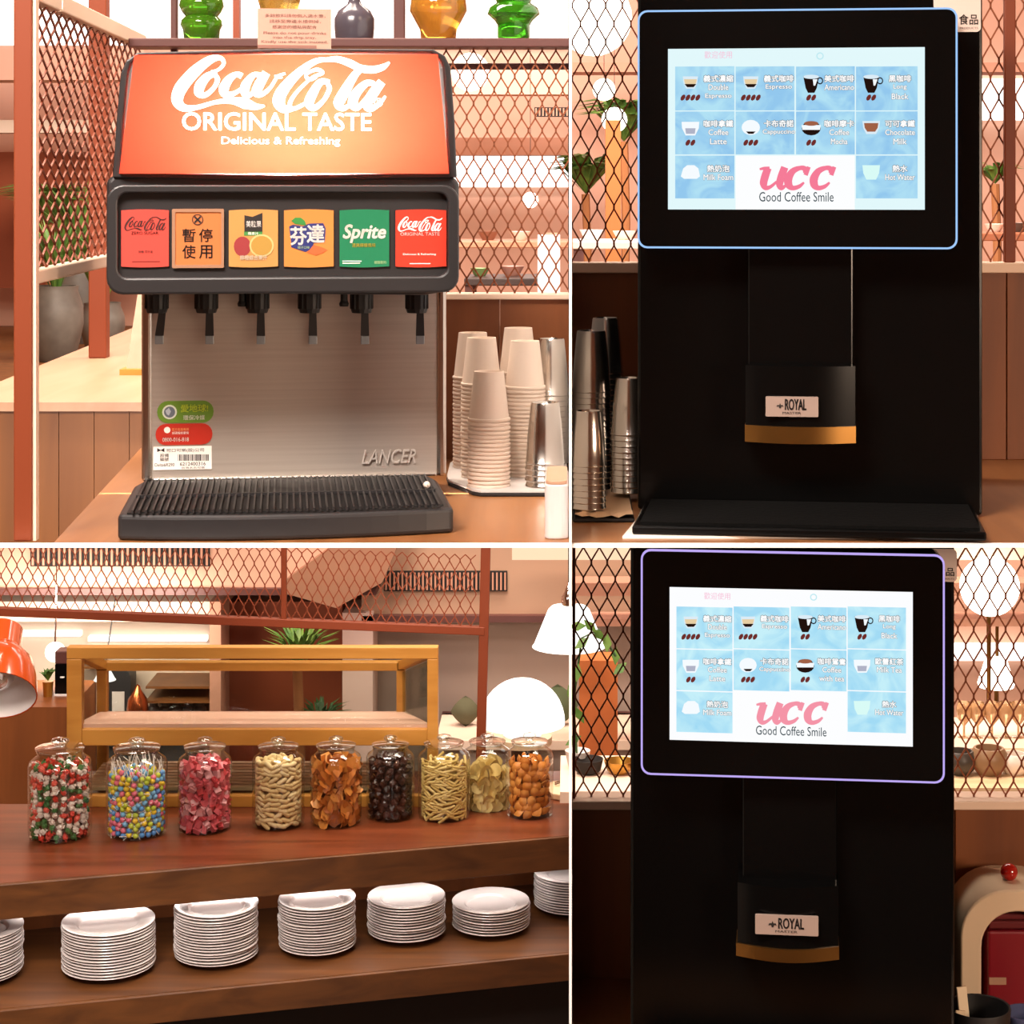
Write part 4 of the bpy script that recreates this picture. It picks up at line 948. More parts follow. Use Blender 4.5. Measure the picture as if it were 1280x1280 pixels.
for (px, row, wpx, top, dy, fill, kind, plab) in JARS:
    p = onz(px, row, ZS); R_ = wpx/2*p.y/FPX; y = p.y+R_+dy; x = X(px, y)
    H_ = Z(top, y)-ZS
    body, lid, knob = jar_mesh(R_, H_)
    j = thing('glass_jar', JL[kind], 'jar', (x, y, ZS), 0, 'lidded glass jars on the buffet')
    part('jar_body', body, M['glass'], j, smooth=40)
    l_ = part('lid', lid, M['glassk'], j, smooth=40); part('knob', knob, M['glassk'], l_, smooth=50)
    meshes, s, dz, cm, nm, cat = KM[kind]
    Ri = R_*.945; zf = H_*fill; zb_ = .006
    slope = (lambda xx: (xx/R_)*.018) if kind == 'chip' else (lambda xx: 0)
    cr = MB(); m_ = 7; nA = 18; V = []; Fc = []
    prof = [(.0001, zb_), (Ri-s*.95, zb_), (Ri-s*.95, zf*.5), (Ri-s*.95, zf-dz*1.2), ((Ri-s)*.5, zf-dz*.7), (.0001, zf-dz*.6)]
    cr.lathe(prof, nA, caps=False)
    cr.v = [(a_, b_, c2+(slope(a_) if c2 > zf*.6 else 0)) for a_, b_, c2 in cr.v]
    fo = one(nm+'_fill', cr, cm, 'mass of '+plab.split(' in ')[0].replace(' piece','')+' packed in the middle of its jar', cat, loc=(x, y, ZS), smooth=60)
    fo['kind'] = 'stuff'
    spots = []
    z_ = zb_+dz*.55
    while z_ < zf:
        rr = Ri-s*.52; n_ = int(2*math.pi*rr/s); o_ = random.random()
        for i in range(n_):
            a_ = 2*math.pi*(i+o_)/n_
            if math.sin(a_) > .42: continue
            xx, yy = rr*math.cos(a_), rr*math.sin(a_)
            if z_+slope(xx)*1.6 > zf+.008: continue
            spots.append((xx, yy, z_+random.uniform(-.25, .25)*dz, a_))
        z_ += dz
    for rr in ((Ri-s)*.75, (Ri-s)*.38, 0):
        n_ = max(1, int(2*math.pi*rr/s))
        for i in range(n_):
            a_ = 2*math.pi*i/n_+rr*90; xx = rr*math.cos(a_)
            spots.append((xx, rr*math.sin(a_), zf-dz*.2+slope(xx), a_))
    spots = spots[:290]
    for (xx, yy, z3, a_) in spots:
        loc = (x+xx, y+yy, ZS+z3)
        if kind == 'lolly':
            bm_, sm_ = random.choice(lol)
            o = link('lollipop', bm_, None, loc); st = link('lolly_stick', sm_, o)
            up = z3 > zf-.03
            inward = Vector((-math.cos(a_), -math.sin(a_), 0))*random.uniform(.0, .2)+Vector((math.sin(a_), -math.cos(a_), 0))*random.uniform(-1, 1)
            d_ = (inward+Vector((0,0,random.uniform(.9, 1.5) if up else random.uniform(-.6, .8)))).normalized()
            o.rotation_euler = d_.to_track_quat('Z', 'Y').to_euler()
        else:
            o = link(nm, random.choice(meshes), None, loc)
            if kind in ('stick', 'puff'):
                tang = Vector((-math.sin(a_), math.cos(a_), random.uniform(-.8, .8))).normalized()
                o.rotation_euler = tang.to_track_quat('X' if kind == 'stick' else 'Z', 'Y').to_euler()
            elif kind in ('orchip', 'chip', 'pillow'):
                nrm = Vector((math.cos(a_), math.sin(a_), 0))+Vector([random.uniform(-.85, .85) if kind == 'orchip' else random.uniform(-.6, .6) for _ in range(3)])
                o.rotation_euler = nrm.normalized().to_track_quat('Z', 'Y').to_euler()
            else: o.rotation_euler = [random.random()*6 for _ in range(3)]
        tag(o, plab, cat, plab.split(' in ')[0]+'s inside one jar')

# ------------------------------------------------------------ glazed pine display case behind the jars
YC, YCb = 4.985, 5.24
xL, xR = X(85, YC), X(548, YC); xLb, xRb = xL+.012, xR-.10
zT, zTb = Z(808, YC), Z(826, YCb)
cs = thing('display_case', 'pine framed glass display case standing behind the candy jars', 'display case', (0,0,ZS))
w_ = .036
def cpart(nm, a, b, w, h, m=M['pine']): return part(nm, MB().bar((a[0],a[1],a[2]-ZS), (b[0],b[1],b[2]-ZS), w, h), m, cs, bevel=.002)
cpart('post', (xL+w_/2,YC,ZS), (xL+w_/2,YC,zT-.027), w_, .03); cpart('post', (xR-.013,YC,ZS), (xR-.013,YC,zT-.027), .026, .03)
cpart('post', (xLb+.014,YCb,ZS), (xLb+.014,YCb,zTb), .026, .026); cpart('post', (xRb-.01,YCb,ZS), (xRb-.01,YCb,zTb), .022, .026)
cpart('top_rail', (xL,YC,zT-.013), (xR,YC,zT-.013), .03, .028); cpart('top_rail', (xLb,YCb,zTb-.012), (xRb,YCb,zTb-.012), .026, .022)
cpart('side_rail', (xL+.014,YC,zT-.013), (xLb+.014,YCb,zTb-.012), .026, .022); cpart('side_rail', (xR-.013,YC,zT-.013), (xRb-.01,YCb,zTb-.012), .022, .022)
zm = Z(905, YC); zmb = Z(889, YCb)
cpart('middle_rail', (xL+w_,YC,Z(920,YC)), (xR-.026,YC,Z(920,YC)), .026, .040)
cpart('bottom_rail', (xL+w_,YC,ZS+.014), (xR-.026,YC,ZS+.014), .026, .028)
part('shelf_board', MB().hexa([(xL+.02,YC+.0,zm-.012-ZS),(xR-.02,YC+.0,zm-.012-ZS),(xRb,YCb,zmb-.012-ZS),(xLb+.01,YCb,zmb-.012-ZS)],
                              [(xL+.02,YC+.0,zm-ZS),(xR-.02,YC+.0,zm-ZS),(xRb,YCb,zmb-ZS),(xLb+.01,YCb,zmb-ZS)]), M['pinkw'], cs)
for i in range(9):
    yy = YC+.03+i*.026; part('slat', MB().box(xL+.03, xR-.06-i*.006, yy, yy+.018, .028, .036), M['pinel'], cs)
part('pane', MB().box(xL+.036, xR-.026, YC-.002, YC+.001, .03, zT-ZS-.027), M['pane'], cs)
part('pane', MB().hexa([(xR-.014,YC,.03),(xR-.011,YC,.03),(xRb-.008,YCb,.03),(xRb-.011,YCb,.03)], [(xR-.014,YC,zT-ZS-.03),(xR-.011,YC,zT-ZS-.03),(xRb-.008,YCb,zTb-ZS-.03),(xRb-.011,YCb,zTb-ZS-.03)]), M['pane'], cs)

# ------------------------------------------------------------ overhead mesh screen of the buffet
YM = 5.46
s = thing('overhead_screen', 'orange framed mesh screen standing over the buffet', 'screen', (0,0,0))
zr = lambda px: Z(764+(px)*24/600, YM)
part('lower_rail', MB().bar((X(-60,YM),YM,zr(-60)), (X(606,YM),YM,zr(606)), .025, .022), M['orange'], s, bevel=.002)
part('upper_rail', MB().bar((X(-60,YM),YM,1.41), (X(615,YM),YM,1.41), .025, .022), M['orange'], s, bevel=.002)
part('post', MB().bar((X(592,YM),YM,0), (X(608,YM),YM,1.41), .025, .022), M['orange'], s, bevel=.002)
part('post', MB().bar((X(-58,YM),YM,0), (X(-58,YM),YM,1.41), .025, .022), M['orange'], s, bevel=.002)
part('mullion', MB().bar((X(355,YM),YM,zr(355)), (X(355,YM),YM,1.41), .014, .018), M['orange'], s, bevel=.002)
part('expanded_metal', xmesh((X(-58,YM),YM,zr(-58)+.006), (1,0,-.0097*4), (0,0,1), X(600,YM)-X(-58,YM), .19, X(713+13.2,YM), .058, .0026), M['mesho'], s)

# lamps around the buffet
hl = thing('heat_lamp', 'glossy orange metal lamp with white inside at the buffet end', 'lamp', P(-2, 826, 4.62)); q1 = 4.62/FPX
orl = mat('orange_enamel', '#c04a14', .2, coat=.6)
lp_ = []
lp_.append(part('lamp_shade', MB().lathe([(25*q1,46*q1),(26*q1,45*q1),(26*q1,16*q1),(30*q1,12*q1),(42*q1,-2*q1),(49*q1,-24*q1),(52*q1,-50*q1),(50.5*q1,-50*q1),(47*q1,-24*q1),(40*q1,-4*q1),(24*q1,10*q1),(.0001,11*q1)], 32, caps=False), orl, hl, smooth=50))
lp_.append(part('lamp_liner', MB().lathe([(50.2*q1,-49.5*q1),(46.7*q1,-24*q1),(39.5*q1,-5*q1),(23*q1,9*q1)], 32, caps=False), mat('lamp_white', '#eae4e0', .4), hl, smooth=50))
lp_.append(part('bulb', MB().ball((0,0,-20*q1), 22*q1, 14, 10, 1, 1, .9), M['chrome'], hl, smooth=60))
lp_.append(part('lamp_cap', MB().lathe([(24*q1,45*q1),(20*q1,50*q1),(.0001,51*q1)], 24, caps=False), orl, hl))
for o in lp_: o.rotation_euler = (R(-46), R(-8), 0)
aw = P(-2, 826, 4.62)
part('arm', MB().tube([(-.0,.05,.06), (-.12,.10,.10), (-.2,.12,.02), (-.2,.12,ZS-aw.z)], .008, 8), M['chrome'], hl, smooth=60)
mlp = thing('mushroom_lamp', 'white glowing mushroom lamp with cone stem behind the jars', 'lamp', (X(653,5.62), 5.62, ZS)); q1 = 5.62/FPX
zd = Z(905, 5.62)-ZS
part('lamp_shade', MB().lathe([(.0001,zd-.002),(50*q1,zd-.002),(53*q1,zd),(53*q1,zd+4*q1)]+[(53*q1*math.cos(a_*math.pi/20), zd+4*q1+53*q1*math.sin(a_*math.pi/20)) for a_ in range(1, 10)]+[(.0001, zd+57*q1)], 32, caps=False), M['shade'], mlp, smooth=60)
part('stem', MB().lathe([(24*q1,0),(24*q1,.004),(8*q1,zd-.002)], 24), M['white'], mlp, smooth=50)
st_ = thing('lamp_stand', 'round dark pedestal under the white mushroom lamp', 'pedestal', (X(653,5.62), 5.62, 0))
part('pedestal_top', MB().lathe([(.08,ZS-.02),(.08,ZS)], 24), M['pinel'], st_); part('column', MB().lathe([(.08,0),(.08,.02),(.03,.04),(.03,ZS-.02)], 16), M['dark'], st_)
pn = thing('pendant_lamp', 'white cone pendant lamp with chrome socket beside the divider', 'lamp', (X(711,5.2), 5.2, Z(808,5.2))); q1 = 5.2/FPX
part('lamp_shade', MB().lathe([(46*q1,0),(44*q1,.004),(26*q1,46*q1),(22*q1,50*q1),(.0001,51*q1)], 28, caps=False), M['shade'], pn, smooth=40)
part('socket', MB().lathe([(9*q1,50*q1),(9*q1,62*q1),(5*q1,70*q1),(.002,80*q1)], 16), M['chrome'], pn, smooth=40)
part('cord', MB().tube([(0,0,80*q1), (0,0,4.2-Z(808,5.2))], .002, 6), M['dark'], pn)
# little props at the right end of the buffet
tg = thing('tongs', 'steel serving tongs lying on a round wooden board', 'tongs', onz(706, 988, ZS)+Vector((0,0,.016)))
part('arm', MB().tube([(-.025,-.02,.004), (.02,.0,.012), (.07,.03,.008)], .0025, 6), M['chrome'], tg); part('arm', MB().tube([(-.025,-.005,.004), (.02,.012,.012), (.07,.032,.008)], .0025, 6), M['chrome'], tg)
one('wooden_board', MB().prismz(ell(0, 0, .09, .07, 24), 0, .016), M['pinel'], 'round pale wooden board at the buffet end', 'board', loc=onz(722, 992, ZS), bevel=.003)
# ------------------------------------------------------------ lower background behind the buffet
def pbox(x0, y0, x1, y1, d, dep): return MB().box(X(x0,d), X(x1,d), d, d+dep, Z(y1,d), Z(y0,d))
taupe = mat('taupe_wall', '#a08c80', .9); tan = mat('tan_soffit', '#b08c74', .9); rust = mat('rust_panel', '#8a3f1c', .6, noise=('#7a3516', (6,6,1), 3)); cream2 = mat('cream_wall', '#e2cdb8', .9)
struct('trim_2', pbox(-90, 640, 452, 736, 5.95, .34), M['salmon'])
struct('trim_3', pbox(-90, 736, 470, 744, 5.93, .36), M['maroon'])
struct('trim_4', pbox(-90, 752, 262, 777, 6.0, .3), cream2)
struct('trim_5', pbox(452, 640, 800, 770, 6.08, .21), tan)
struct('trim_6', pbox(452, 770, 800, 778, 6.05, .24), M['maroon'])
struct('trim_7', pbox(465, 778, 800, 985, 6.2, .1), taupe)
struct('trim_8', pbox(262, 752, 276, 1010, 5.95, .3), M['salmon2'])
struct('trim_9', pbox(276, 752, 428, 1010, 6.1, .2), rust)
struct('trim_10', pbox(428, 766, 466, 1000, 6.05, .2), mat('pale_pink_post', '#e8c8bc', .9))
ls_ = area('kitchen_fill_light', (X(120,5.9), 5.75, Z(752,5.9)), (X(140,6.2), 6.25, .8), .5, 5, '#fff0e0', .1)  # unseen area lamp added to brighten the kitchen wall under the beams
for a_, b_, r_, lb in ((-60, 100, 790, 'white strip light on the kitchen wall beside the orange lamp'), (110, 258, 796, 'white strip light on the kitchen wall above the shelves')):
    one('strip_light', pbox(a_, r_, b_, r_+6, 6.24, .03), M['shade'], lb, 'light')
struct('trim_11', pbox(-90, 777, 262, 1010, 6.27, .02), cream2)
struct('trim_12', MB().prism([(X(a,5.9), Z(b,5.9)) for a, b in [(357,742),(420,760),(478,728),(510,650),(452,640),(415,683),(357,725)]], 5.9, 6.0), mat('stair_soffit', '#9c7058', .9))
def vent(x0, y0, x1, y1, d, n, label):
    t = thing('air_vent', label, 'vent', (X(x0,d), d, Z(y1,d)))
    W_, H_ = X(x1,d)-X(x0,d), Z(y0,d)-Z(y1,d)
    part('backing', MB().box(0, W_, 0, .02, 0, H_), M['dark'], t)
    for i in range(n):
        a = W_*(i+.5)/n; part('slat', MB().box(a-W_/n*.2, a+W_/n*.2, -.004, 0, .004, H_-.004), M['salmon2'], t)
vent(38, 655, 262, 708, 5.94, 34, 'long dark air vent in the salmon bulkhead'); vent(480, 714, 634, 739, 6.07, 30, 'slotted air vent in the tan soffit')
# kitchen seen beyond the buffet
one('kitchen_counter', MB().box(X(-90,5.5), X(88,5.5), 5.5, 5.8, 0, Z(884,5.5)), M['wains'], 'dark wooden kitchen counter beyond the orange lamp', 'counter')
one('dark_worktop', pbox(95, 955, 258, 1010, 5.95, .3), M['dark'], 'black kitchen worktop seen through the display case', 'counter')
for (a, b, r, lb) in ((100, 262, 833, 'thin wooden kitchen shelf holding green and amber glasses'), (182, 262, 858, 'upper wooden shelf beside the salmon post'), (182, 262, 876, 'middle wooden shelf above the row of dark jars'), (182, 262, 897, 'lower wooden shelf carrying the row of dark jars')):
    one('wall_shelf', pbox(a if r > 840 else 92, r, b if r > 840 else 120, r+3, 6.1, .17), M['bench'], lb, 'shelf')
for i in range(5):
    d = 6.16; one('storage_jar', MB().lathe([(.014,0),(.019,.006),(.019,.03),(.012,.036),(.013,.044)], 12), mat('dim_jar', '#4d3f3a', .3), 'small dark storage jar on the lower kitchen shelf', 'jar', 'dark jars on the kitchen shelf', loc=(X(192+i*14.5,d), d, Z(897,d)), smooth=50)
lg = thing('globe_lamp', 'round white globe lamp in the kitchen beside the display case', 'lamp', P(69, 815, 5.9)); part('globe', MB().ball((0,0,0), 12.5*5.9/FPX, 18, 12), M['globe'], lg, smooth=60); part('rod', MB().tube([(0,0,.028),(0,.02,.24)], .003, 6), M['chrome'], lg)
lg = thing('cone_lamp', 'small white cone lamp seen through the display case', 'lamp', P(131, 850, 5.8)); q1 = 5.8/FPX; part('lamp_shade', MB().lathe([(14*q1,0),(13*q1,.002),(6*q1,14*q1),(.0001,15*q1)], 16, caps=False), M['shade'], lg); part('rod', MB().tube([(0,0,.03),(0,.17,.25)], .002, 6), M['dark'], lg)
kp_ = thing('copper_kettle', 'copper domed kettle on the black kitchen worktop', 'kettle', (X(172,6.05), 6.05, Z(955,5.95)+.0005))
part('stand', MB().box(-.03, .03, -.03, .03, 0, .12), M['charcoal'], kp_, bevel=.004); part('dome', MB().lathe([(.03,.12),(.032,.13),(.028,.16),(.012,.185),(.006,.2),(.0001,.205)], 18, caps=False), mat('copper', '#c2683c', .2, metal=.9), kp_, smooth=50)
ub = thing('coffee_urn', 'dark coffee urn with a pale front panel beyond the case', 'coffee urn', (X(148,6.1), 6.1, Z(955,5.95)+.0005))
part('body', MB().prism(rrect(-.036, .036, 0, .24, .034), 0, .08), M['charcoal2'], ub); part('front_panel', MB().box(-.018, .018, -.004, 0, .08, .17), mat('urn_panel', '#cfc4bc', .4), ub)
bx = thing('espresso_grinder', 'black kitchen machine with white trim on the counter', 'machine', (X(78,5.62), 5.62, Z(884,5.5)))
part('body', MB().box(-.02, .02, 0, .06, .006, .085), M['black'], bx); part('top_unit', MB().box(-.022, .024, .005, .06, .085, .12), M['maroon'], bx, bevel=.003); part('base_trim', MB().box(-.022, .022, -.002, .06, 0, .006), M['white'], bx); part('dial', MB().lathe([(.006,0),(.006,.003)], 12, (0,-.002,.05)), M['white_p'], bx)
pv = thing('brass_planter', 'small brass pot with green leaves on the kitchen counter', 'plant', (X(60,5.62), 5.62, Z(884,5.5)))
part('pot', MB().lathe([(.012,0),(.014,.03),(.015,.04)], 14), mat('brass', '#b98a3c', .3, metal=.8), pv, smooth=50)
def leaves(n, hgt, spread, wd, up=.8):
    mb = MB()
    for i in range(n):
        a = random.random()*6.283; t_ = random.uniform(.4, 1); L_ = hgt*random.uniform(.6, 1)
        d_ = Vector((math.cos(a)*spread*t_, math.sin(a)*spread*t_, L_*up)); s_ = Vector((-math.sin(a), math.cos(a), 0))*wd
        b_ = d_*.55+Vector((0,0,L_*.12)); e_ = d_+Vector((0,0,-L_*.15*t_))
        mb.add([Vector((0,0,0)), b_-s_, e_, b_+s_, b_+Vector((0,0,wd*.3))], [(0,1,4),(1,2,4),(2,3,4),(3,0,4)])
    return mb
lv = leaves(24, .05, .03, .006); part('foliage', MB().add([(x, y, z+.04) for x, y, z in lv.v], lv.f), M['green'], pv)
for px, col, lb in ((50, '#3f7a3a', 'green glass on the thin kitchen shelf'), (104, '#4f8a4a', 'green tumbler on the kitchen shelf next to the case'), (112, '#c09a4a', 'amber bowl on the kitchen shelf next to the case')):
    if px == 50: continue
    one('shelf_glass', MB().lathe([(.008,0),(.012,.004),(.013,.02),(.011,.021),(.0001,.006)], 12, caps=False), mat('glassware_'+col, col, .2), lb, 'glass', loc=(X(px,6.17), 6.17, Z(833,6.17)), smooth=50)
dr = thing('dracaena_plant', 'spiky green dracaena plant behind the display case', 'plant', (X(374,5.8), 5.8, 0)); zp = Z(835, 5.8)
part('trunk', MB().tube([(.0,0,0),(.01,0,.5),(-.005,0,zp)], .014, 8), mat('bark', '#a3683c', .8), dr, smooth=60)
random.seed(5); lv = leaves(70, .16, .12, .006, .9); part('foliage', MB().add([(x, y, z+zp) for x, y, z in lv.v], lv.f), M['green'], dr)
lv = leaves(50, .15, .10, .006, .7); part('foliage', MB().add([(x+.06, y, z+zp-.18) for x, y, z in lv.v], lv.f), M['greend'], dr)
part('planter', MB().lathe([(.10,0),(.13,.02),(.14,.3),(.13,.3),(.0001,.28)], 18, caps=False), M['potm'], dr, smooth=50)
# bench and cushions
bs = thing('bench_seat', 'long cream bench with dark seat edge behind the mushroom lamp', 'bench', (X(660,5.85), 5.85, 0))
part('bench_top', MB().box(-.26, .32, 0, .3, Z(925,5.85)-.03, Z(925,5.85)), M['sill'], bs, bevel=.003); part('bench_base', MB().box(-.24, .30, .02, .28, 0, Z(925,5.85)-.03), taupe, bs); part('seat_back', MB().box(-.26, .32, .28, .32, Z(925,5.85), Z(905,6.13)), M['maroon'], bs)
def cushion(px, r, lb, col):
    d = 6.0; zc = Z(925, 5.85); mb = MB(); n = 6; V = []; s_ = r
    for sg_ in (1, -1):
        for j in range(n):
            for i in range(n):
                u_, v_ = i/(n-1)*2-1, j/(n-1)*2-1
                V.append((u_*s_*(1-.15*v_*v_), sg_*.03*(1-u_*u_)*(1-v_*v_), v_*s_*(1-.15*u_*u_)))
    mb.add(V, [(o_+j*n+i, o_+j*n+i+1, o_+(j+1)*n+i+1, o_+(j+1)*n+i) for o_ in (0, n*n) for j in range(n-1) for i in range(n-1)])
    o = one('cushion', mb, mat('cushion_'+col, col, .9), lb, 'cushion', loc=(X(px,d), d, zc+r*1.20), smooth=60); o.rotation_euler = (R(-8), R(45), 0)
cushion(582, .036, 'olive cushion beside the orange post', '#5c5840'); cushion(632, .032, 'brown cushion behind the mushroom lamp stem', '#3f3430'); cushion(697, .05, 'dark green cushion at the divider end of the bench', '#4d5538')

# ------------------------------------------------------------ lower background behind the mesh with globe lamps
struct('trim_13', pbox(640, 640, 1400, 683+17, 5.6, .06), M['warmglow'] if False else cream2)
struct('trim_14', pbox(716, 729, 1400, 745, 5.7, .1), M['salmon2'])
struct('trim_15', pbox(716, 774, 1400, 783, 5.75, .1), M['salmon2'])
wn = struct('cove_strip_1', pbox(716, 801, 820, 826, 6.25, .03), M['daylight']); struct('cove_strip_2', pbox(1150, 806, 1290, 826, 6.25, .03), M['daylight'])  # glowing cove strips on the lower wall, sharing the pane material
def polelamp(px, row, d, shape, label, zfoot=0.):
    p = P(px, row, d); t = thing('globe_lamp' if shape == 'g' else 'cone_lamp', label, 'lamp', (p.x, p.y, zfoot)); zc = p.z-zfoot
    return t, zc
t, zc = polelamp(1237, 733, 5.5, 'g', 'large round glowing globe lamp behind the mesh'); rg = 37*5.5/FPX
part('globe', MB().ball((0,0,zc), rg, 24, 16), M['globe'], t, smooth=60); part('pole', MB().tube([(0,.01,0),(0,.01,zc-rg*.9)], .006, 8), M['gold'], t); part('base', MB().lathe([(.09,0),(.09,.01),(.02,.02)], 18), M['gold'], t)
t, zc = polelamp(1245, 858, 5.7, 'c', 'small glowing cone lamp under the large globe'); q1 = 5.7/FPX
part('lamp_shade', MB().lathe([(.0001,zc),(22*q1,zc),(23*q1,zc+4*q1),(14*q1,zc+32*q1),(8*q1,zc+36*q1),(.0001,zc+37*q1)], 18, caps=False), M['globe'], t, smooth=40); part('pole', MB().tube([(0,.0,0),(0,0,zc)], .005, 8), M['gold'], t); part('base', MB().lathe([(.06,0),(.06,.01),(.02,.015)], 16), M['gold'], t)
t, zc = polelamp(1240, 676, 5.75, 'g', 'globe lamp cut by the counter above the large globe'); part('globe', MB().ball((0,0,zc), 28*5.75/FPX, 18, 12), M['globe'], t, smooth=60); part('pole', MB().tube([(.02,.03,0),(.02,.03,zc)], .005, 6), M['gold'], t)
one('dish_shelf', pbox(1150, 935, 1330, 942, 5.2, .3), M['sill'], 'pale shelf of glassware behind the mesh below the globe lamp', 'shelf'); one('dish_shelf', pbox(1150, 985, 1330, 995, 4.9, .3), M['pinel'], 'pale wooden shelf of pots behind the mesh', 'shelf')
one('left_dish_shelf', pbox(700, 990, 800, 1004, 4.7, .3), M['sill'], 'pale shelf with gold bowl behind the mesh beside the divider', 'shelf')
random.seed(21)
for i, px in enumerate((1205, 1222, 1240, 1257, 1273)):
    d = 5.3; one('wine_glass', MB().lathe([(.016,0),(.003,.003),(.003,.03),(.018,.05),(.02,.075),(.016,.09)], 14, caps=False), mat('amber_glassware', '#d9b48a', .1, trans=.6), 'amber tinted glass on the pale shelf behind the mesh', 'glass', 'glasses on the shelf behind the mesh', loc=(X(px,d), d, Z(935,d-.1)), smooth=50)
for px, r, col, lb in ((1200, .04, '#3c342e', 'dark round pot on the wooden shelf behind the mesh'), (1236, .045, '#8a6a4c', 'brown clay pot on the wooden shelf behind the mesh'), (1268, .035, '#e8ddd2', 'white crock on the wooden shelf behind the mesh')):
    d = 5.02; one('pot', MB().lathe([(r*.6,0),(r,r*.5),(r*1.05,r),(r*.8,r*1.4),(r*.7,r*1.4),(r*.6,r*.3)], 16, caps=False), mat('pot_'+col, col, .4), lb, 'pot', loc=(X(px,d), d, Z(985,4.9)), smooth=50)
gb = 4.85
one('gold_bowl', MB().lathe([(.02,0),(.03,.01),(.036,.03),(.034,.03),(.02,.008),(.0001,.006)], 18, caps=False), mat('brass', '#b98a3c'), 'gold bowl on the pale shelf beside the divider', 'bowl', loc=(X(774,gb), gb, Z(990,4.7)), smooth=50)
one('dark_bowl', MB().lathe([(.02,0),(.03,.008),(.036,.034),(.034,.034),(.02,.008),(.0001,.006)], 18, caps=False), M['dark'], 'dark bowl on the pale shelf beside the divider', 'bowl', loc=(X(735,gb), gb, Z(990,4.7)), smooth=50)
one('clay_column', pbox(724, 826, 772, 1100, 5.3, .1), mat('clay_column', '#c06a34', .7), 'orange clay column behind the mesh and leaves', 'column')
vn = thing('trailing_vine', 'trailing green leaves behind the mesh beside the divider', 'plant', (X(722,4.9), 4.9, Z(990,4.7)))
part('stem', MB().tube([(0,0,0), (-.01,.02,.15), (.01,.02,.3), (.05,.02,.32), (.09,.01,.26)], .003, 6), M['greend'], vn)
lf = MB()
for (dx, dz) in ((-.01,.06),(.005,.12),(-.015,.17),(.0,.22),(.01,.29),(.03,.33),(.05,.31),(.07,.29),(.09,.26),(.1,.23),(0,.33)):
    a = random.random()*3; u_ = Vector((math.cos(a)*.022, .004, math.sin(a)*.022)); v_ = Vector((-math.sin(a)*.011, .004, math.cos(a)*.011)); c0 = Vector((dx, .01, dz))
    lf.add([c0-u_, c0-v_, c0+u_, c0+v_], [(0,1,2,3)])
part('foliage', lf, M['green'], vn)
part('pot', MB().lathe([(.022,0),(.03,.04),(.028,.04),(.0001,.03)], 14, caps=False), mat('white_pot', '#e8ddd6', .4), vn)

# ------------------------------------------------------------ upper background beyond the screens
struct('window_3', pbox(-60, -60, 712, 56, 10.9, .05), M['daylight'])
struct('window_4', pbox(560, 193, 712, 234, 10.92, .05), M['daylight']); struct('window_5', pbox(1200, 98, 1330, 150, 10.92, .05), M['daylight'])
struct('trim_16', pbox(520, 86, 712, 118, 9.6, .2), M['salmon']); struct('trim_17', pbox(500, 172, 712, 194, 10.2, .3), M['salmon2']); struct('trim_18', pbox(-60, 60, 180, 100, 10.0, .3), M['salmon'])
struct('trim_19', pbox(716, 78, 1330, 90, 10.2, .3), M['salmon2']); struct('trim_20', pbox(-60, 150, 200, 166, 10.3, .2), cream2)
struct('trim_21', pbox(-60, 190, 200, 360, 10.6, .1), rust)
vent(668, 134, 711, 146, 9.55, 10, 'small air vent on the salmon beam behind the mesh')
def hang(px, row, d, rpx, label):
    p = P(px, row, d); t = thing('globe_lamp', label, 'lamp', p); r = rpx*d/FPX
    part('globe', MB().ball((0,0,0), r, 22, 14), M['globe'], t, smooth=60); part('cord', MB().tube([(0,0,r), (0,0,4.2-p.z)], .0016, 6), M['dark'], t)
hang(588, 90, 7.5, 24, 'round globe lamp hanging behind the bronze mesh beside the sign'); hang(742, 22, 7.0, 48, 'big globe lamp hanging above the steel tumblers')
hang(663, 250, 9.2, 10, 'small globe lamp glowing over the far tables'); hang(755, 112, 8.5, 14, 'small warm globe lamp among the leaves'); hang(768, 150, 9.0, 16, 'second warm globe lamp lower among the leaves')
def table(px, row, d, w, col, label, top=.03):
    z_ = Z(row, d); t = thing('dining_table', label, 'table', (X(px,d), d, 1.55)); h = z_-1.55
    part('table_top', MB().box(-w/2, w/2, -.2, .2, h-top, h), mat('table_'+col, col, .4), t, bevel=.004)
    for sx in (-1, 1):
        for sy in (-1, 1): part('leg', MB().box(sx*w*.45-.015, sx*w*.45+.015, sy*.17-.015, sy*.17+.015, 0, h-top), M['maroon'], t)
    return z_
zt1 = table(636, 345, 8.4, .34, '#3a2c28', 'dark dining table behind the mesh right of the dispenser'); zt2 = table(770, 300, 8.2, .34, '#efe2d8', 'white dining table behind the steel tumblers'); zt3 = table(1262, 290, 8.2, .4, '#b06a4a', 'clay coloured table behind the mesh right of the coffee machine'); zt4 = table(640, 300, 9.6, .7, '#c98c6c', 'long salmon table far behind the mesh')
one('white_pillar', pbox(672, 294, 700, 420, 8.0, .08), M['white'], 'short white pillar beside the dark dining table', 'pillar')
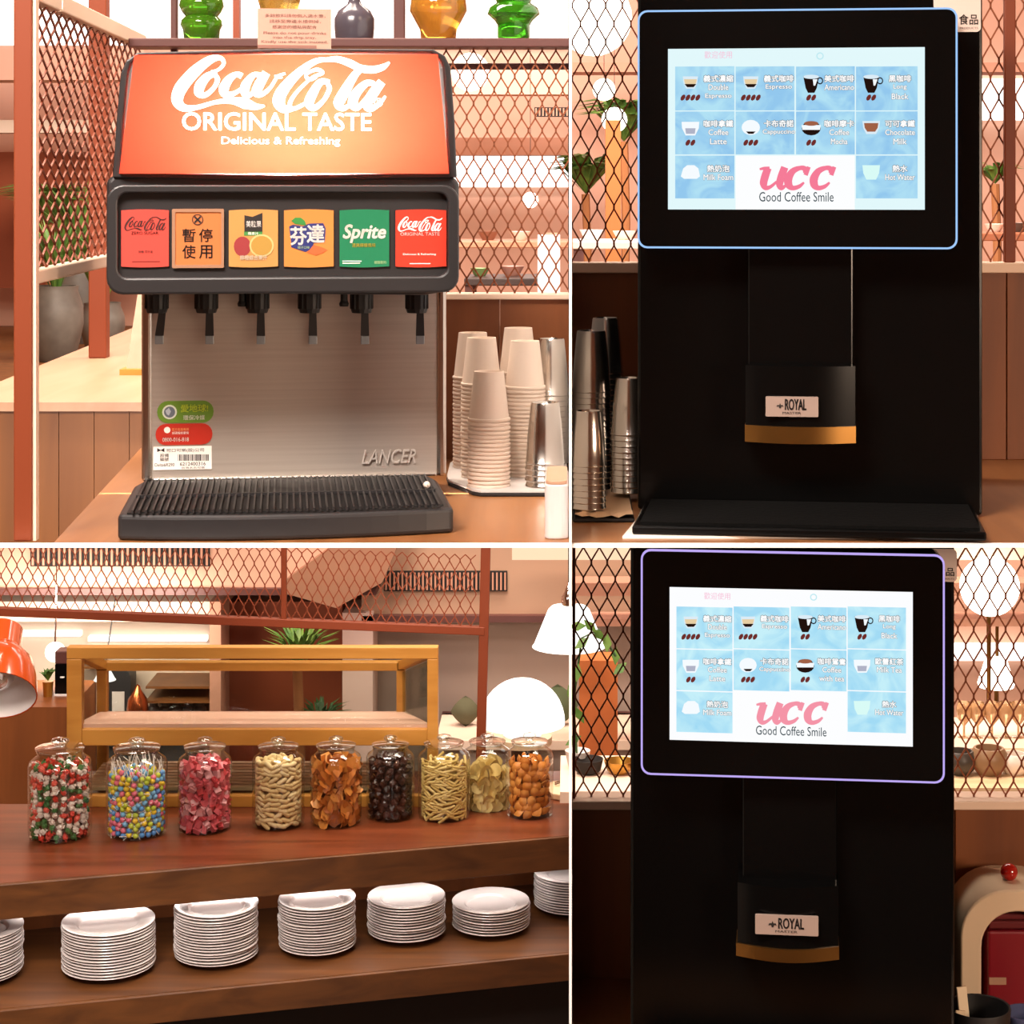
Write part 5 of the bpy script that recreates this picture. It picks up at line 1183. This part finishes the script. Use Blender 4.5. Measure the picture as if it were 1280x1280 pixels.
for px, d, z_, r, col, lb in ((600, 8.4, zt1, .04, '#7c9a5c', 'green bowl on the dark dining table'), (640, 8.4, zt1, .05, '#c08a7a', 'pink bowl on the dark dining table'), (690, 9.6, zt4, .04, '#d9c2a8', 'beige bowl on the long salmon table'), (610, 9.6, zt4, .05, '#8a5c48', 'brown bowl on the long salmon table'), (650, 9.6, zt4, .05, '#f0e6da', 'white bowl on the long salmon table'),
      (740, 8.2, zt2, .05, '#f4efe8', 'white bowl on the white dining table'), (780, 8.2, zt2, .045, '#e0cdb8', 'cream bowl on the white dining table'), (1243, 8.2, zt3, .04, '#f2e8de', 'white bowl on the clay coloured table'), (1272, 8.2, zt3, .045, '#544a44', 'grey bowl on the clay coloured table')):
    one('bowl', MB().lathe([(r*.5,0),(r*.6,r*.1),(r,r*.8),(r*.95,r*.8),(r*.5,r*.2),(.0001,r*.15)], 18, caps=False), mat('bowl_'+col, col, .3), lb, 'bowl', loc=(X(px,d), d, z_), smooth=50)
def bigpot(px, row, d, r, h, label, leafn, lh, ls):
    p = onz(px, row, 1.55); t = thing('planter', label, 'plant pot', (X(px,d), d, 1.55))
    part('pot', MB().lathe([(r*.62,0),(r*.75,h*.08),(r,h*.5),(r*.98,h*.72),(r*.8,h*.94),(r*.82,h),(r*.74,h),(r*.7,h*.8),(.0001,h*.78)], 26, caps=False), M['potm'], t, smooth=50)
    lv = leaves(leafn, lh, ls, .012, .9); part('foliage', MB().add([(x, y, z+h*.8) for x, y, z in lv.v], lv.f), M['green'], t)
bigpot(70, 447, 8.8, .115, .32, 'large round grey stone planter beyond the pale side counter', 60, .45, .16); bigpot(128, 436, 9.3, .10, .22, 'tapered stone planter behind the orange post', 50, .5, .18); bigpot(98, 420, 9.8, .11, .36, 'rear grey stone planter half hidden behind the large one', 60, .6, .22)
def tree(px, d, zc, n, h, s, label):
    t = thing('potted_tree', label, 'plant', (X(px,d), d, 1.55))
    part('trunk', MB().tube([(0,0,0), (.01,0,(zc-1.55)*.6), (0,0,zc-1.55)], .02, 8), mat('bark', '#a3683c'), t)
    lv = leaves(n, h, s, .018, .5); part('foliage', MB().add([(x, y, z+zc-1.55) for x, y, z in lv.v], lv.f), M['green'], t)
    part('pot', MB().lathe([(.08,0),(.11,.02),(.12,.2),(.11,.2),(.0001,.18)], 16, caps=False), M['potm'], t)
tree(732, 10.3, 2.25, 90, .5, .25, 'leafy potted tree behind the steel tumblers'); tree(780, 9.8, 2.5, 90, .5, .28, 'taller potted tree close to the coffee machine edge'); tree(60, 10.2, 2.1, 90, .5, .3, 'leafy potted tree behind the orange mesh screen'); tree(1244, 9.6, 2.3, 30, .25, .14, 'small potted tree right of the coffee machine')
one('terracotta_column', pbox(757, 150, 776, 420, 8.9, .1), mat('clay_column', '#c06a34'), 'slim terracotta column behind the steel tumblers', 'column')
one('far_orange_post', pbox(291, -60, 299, 420, 9.4, .05), M['orange'], 'slim orange post far behind the green vase', 'post')
flush_texts()
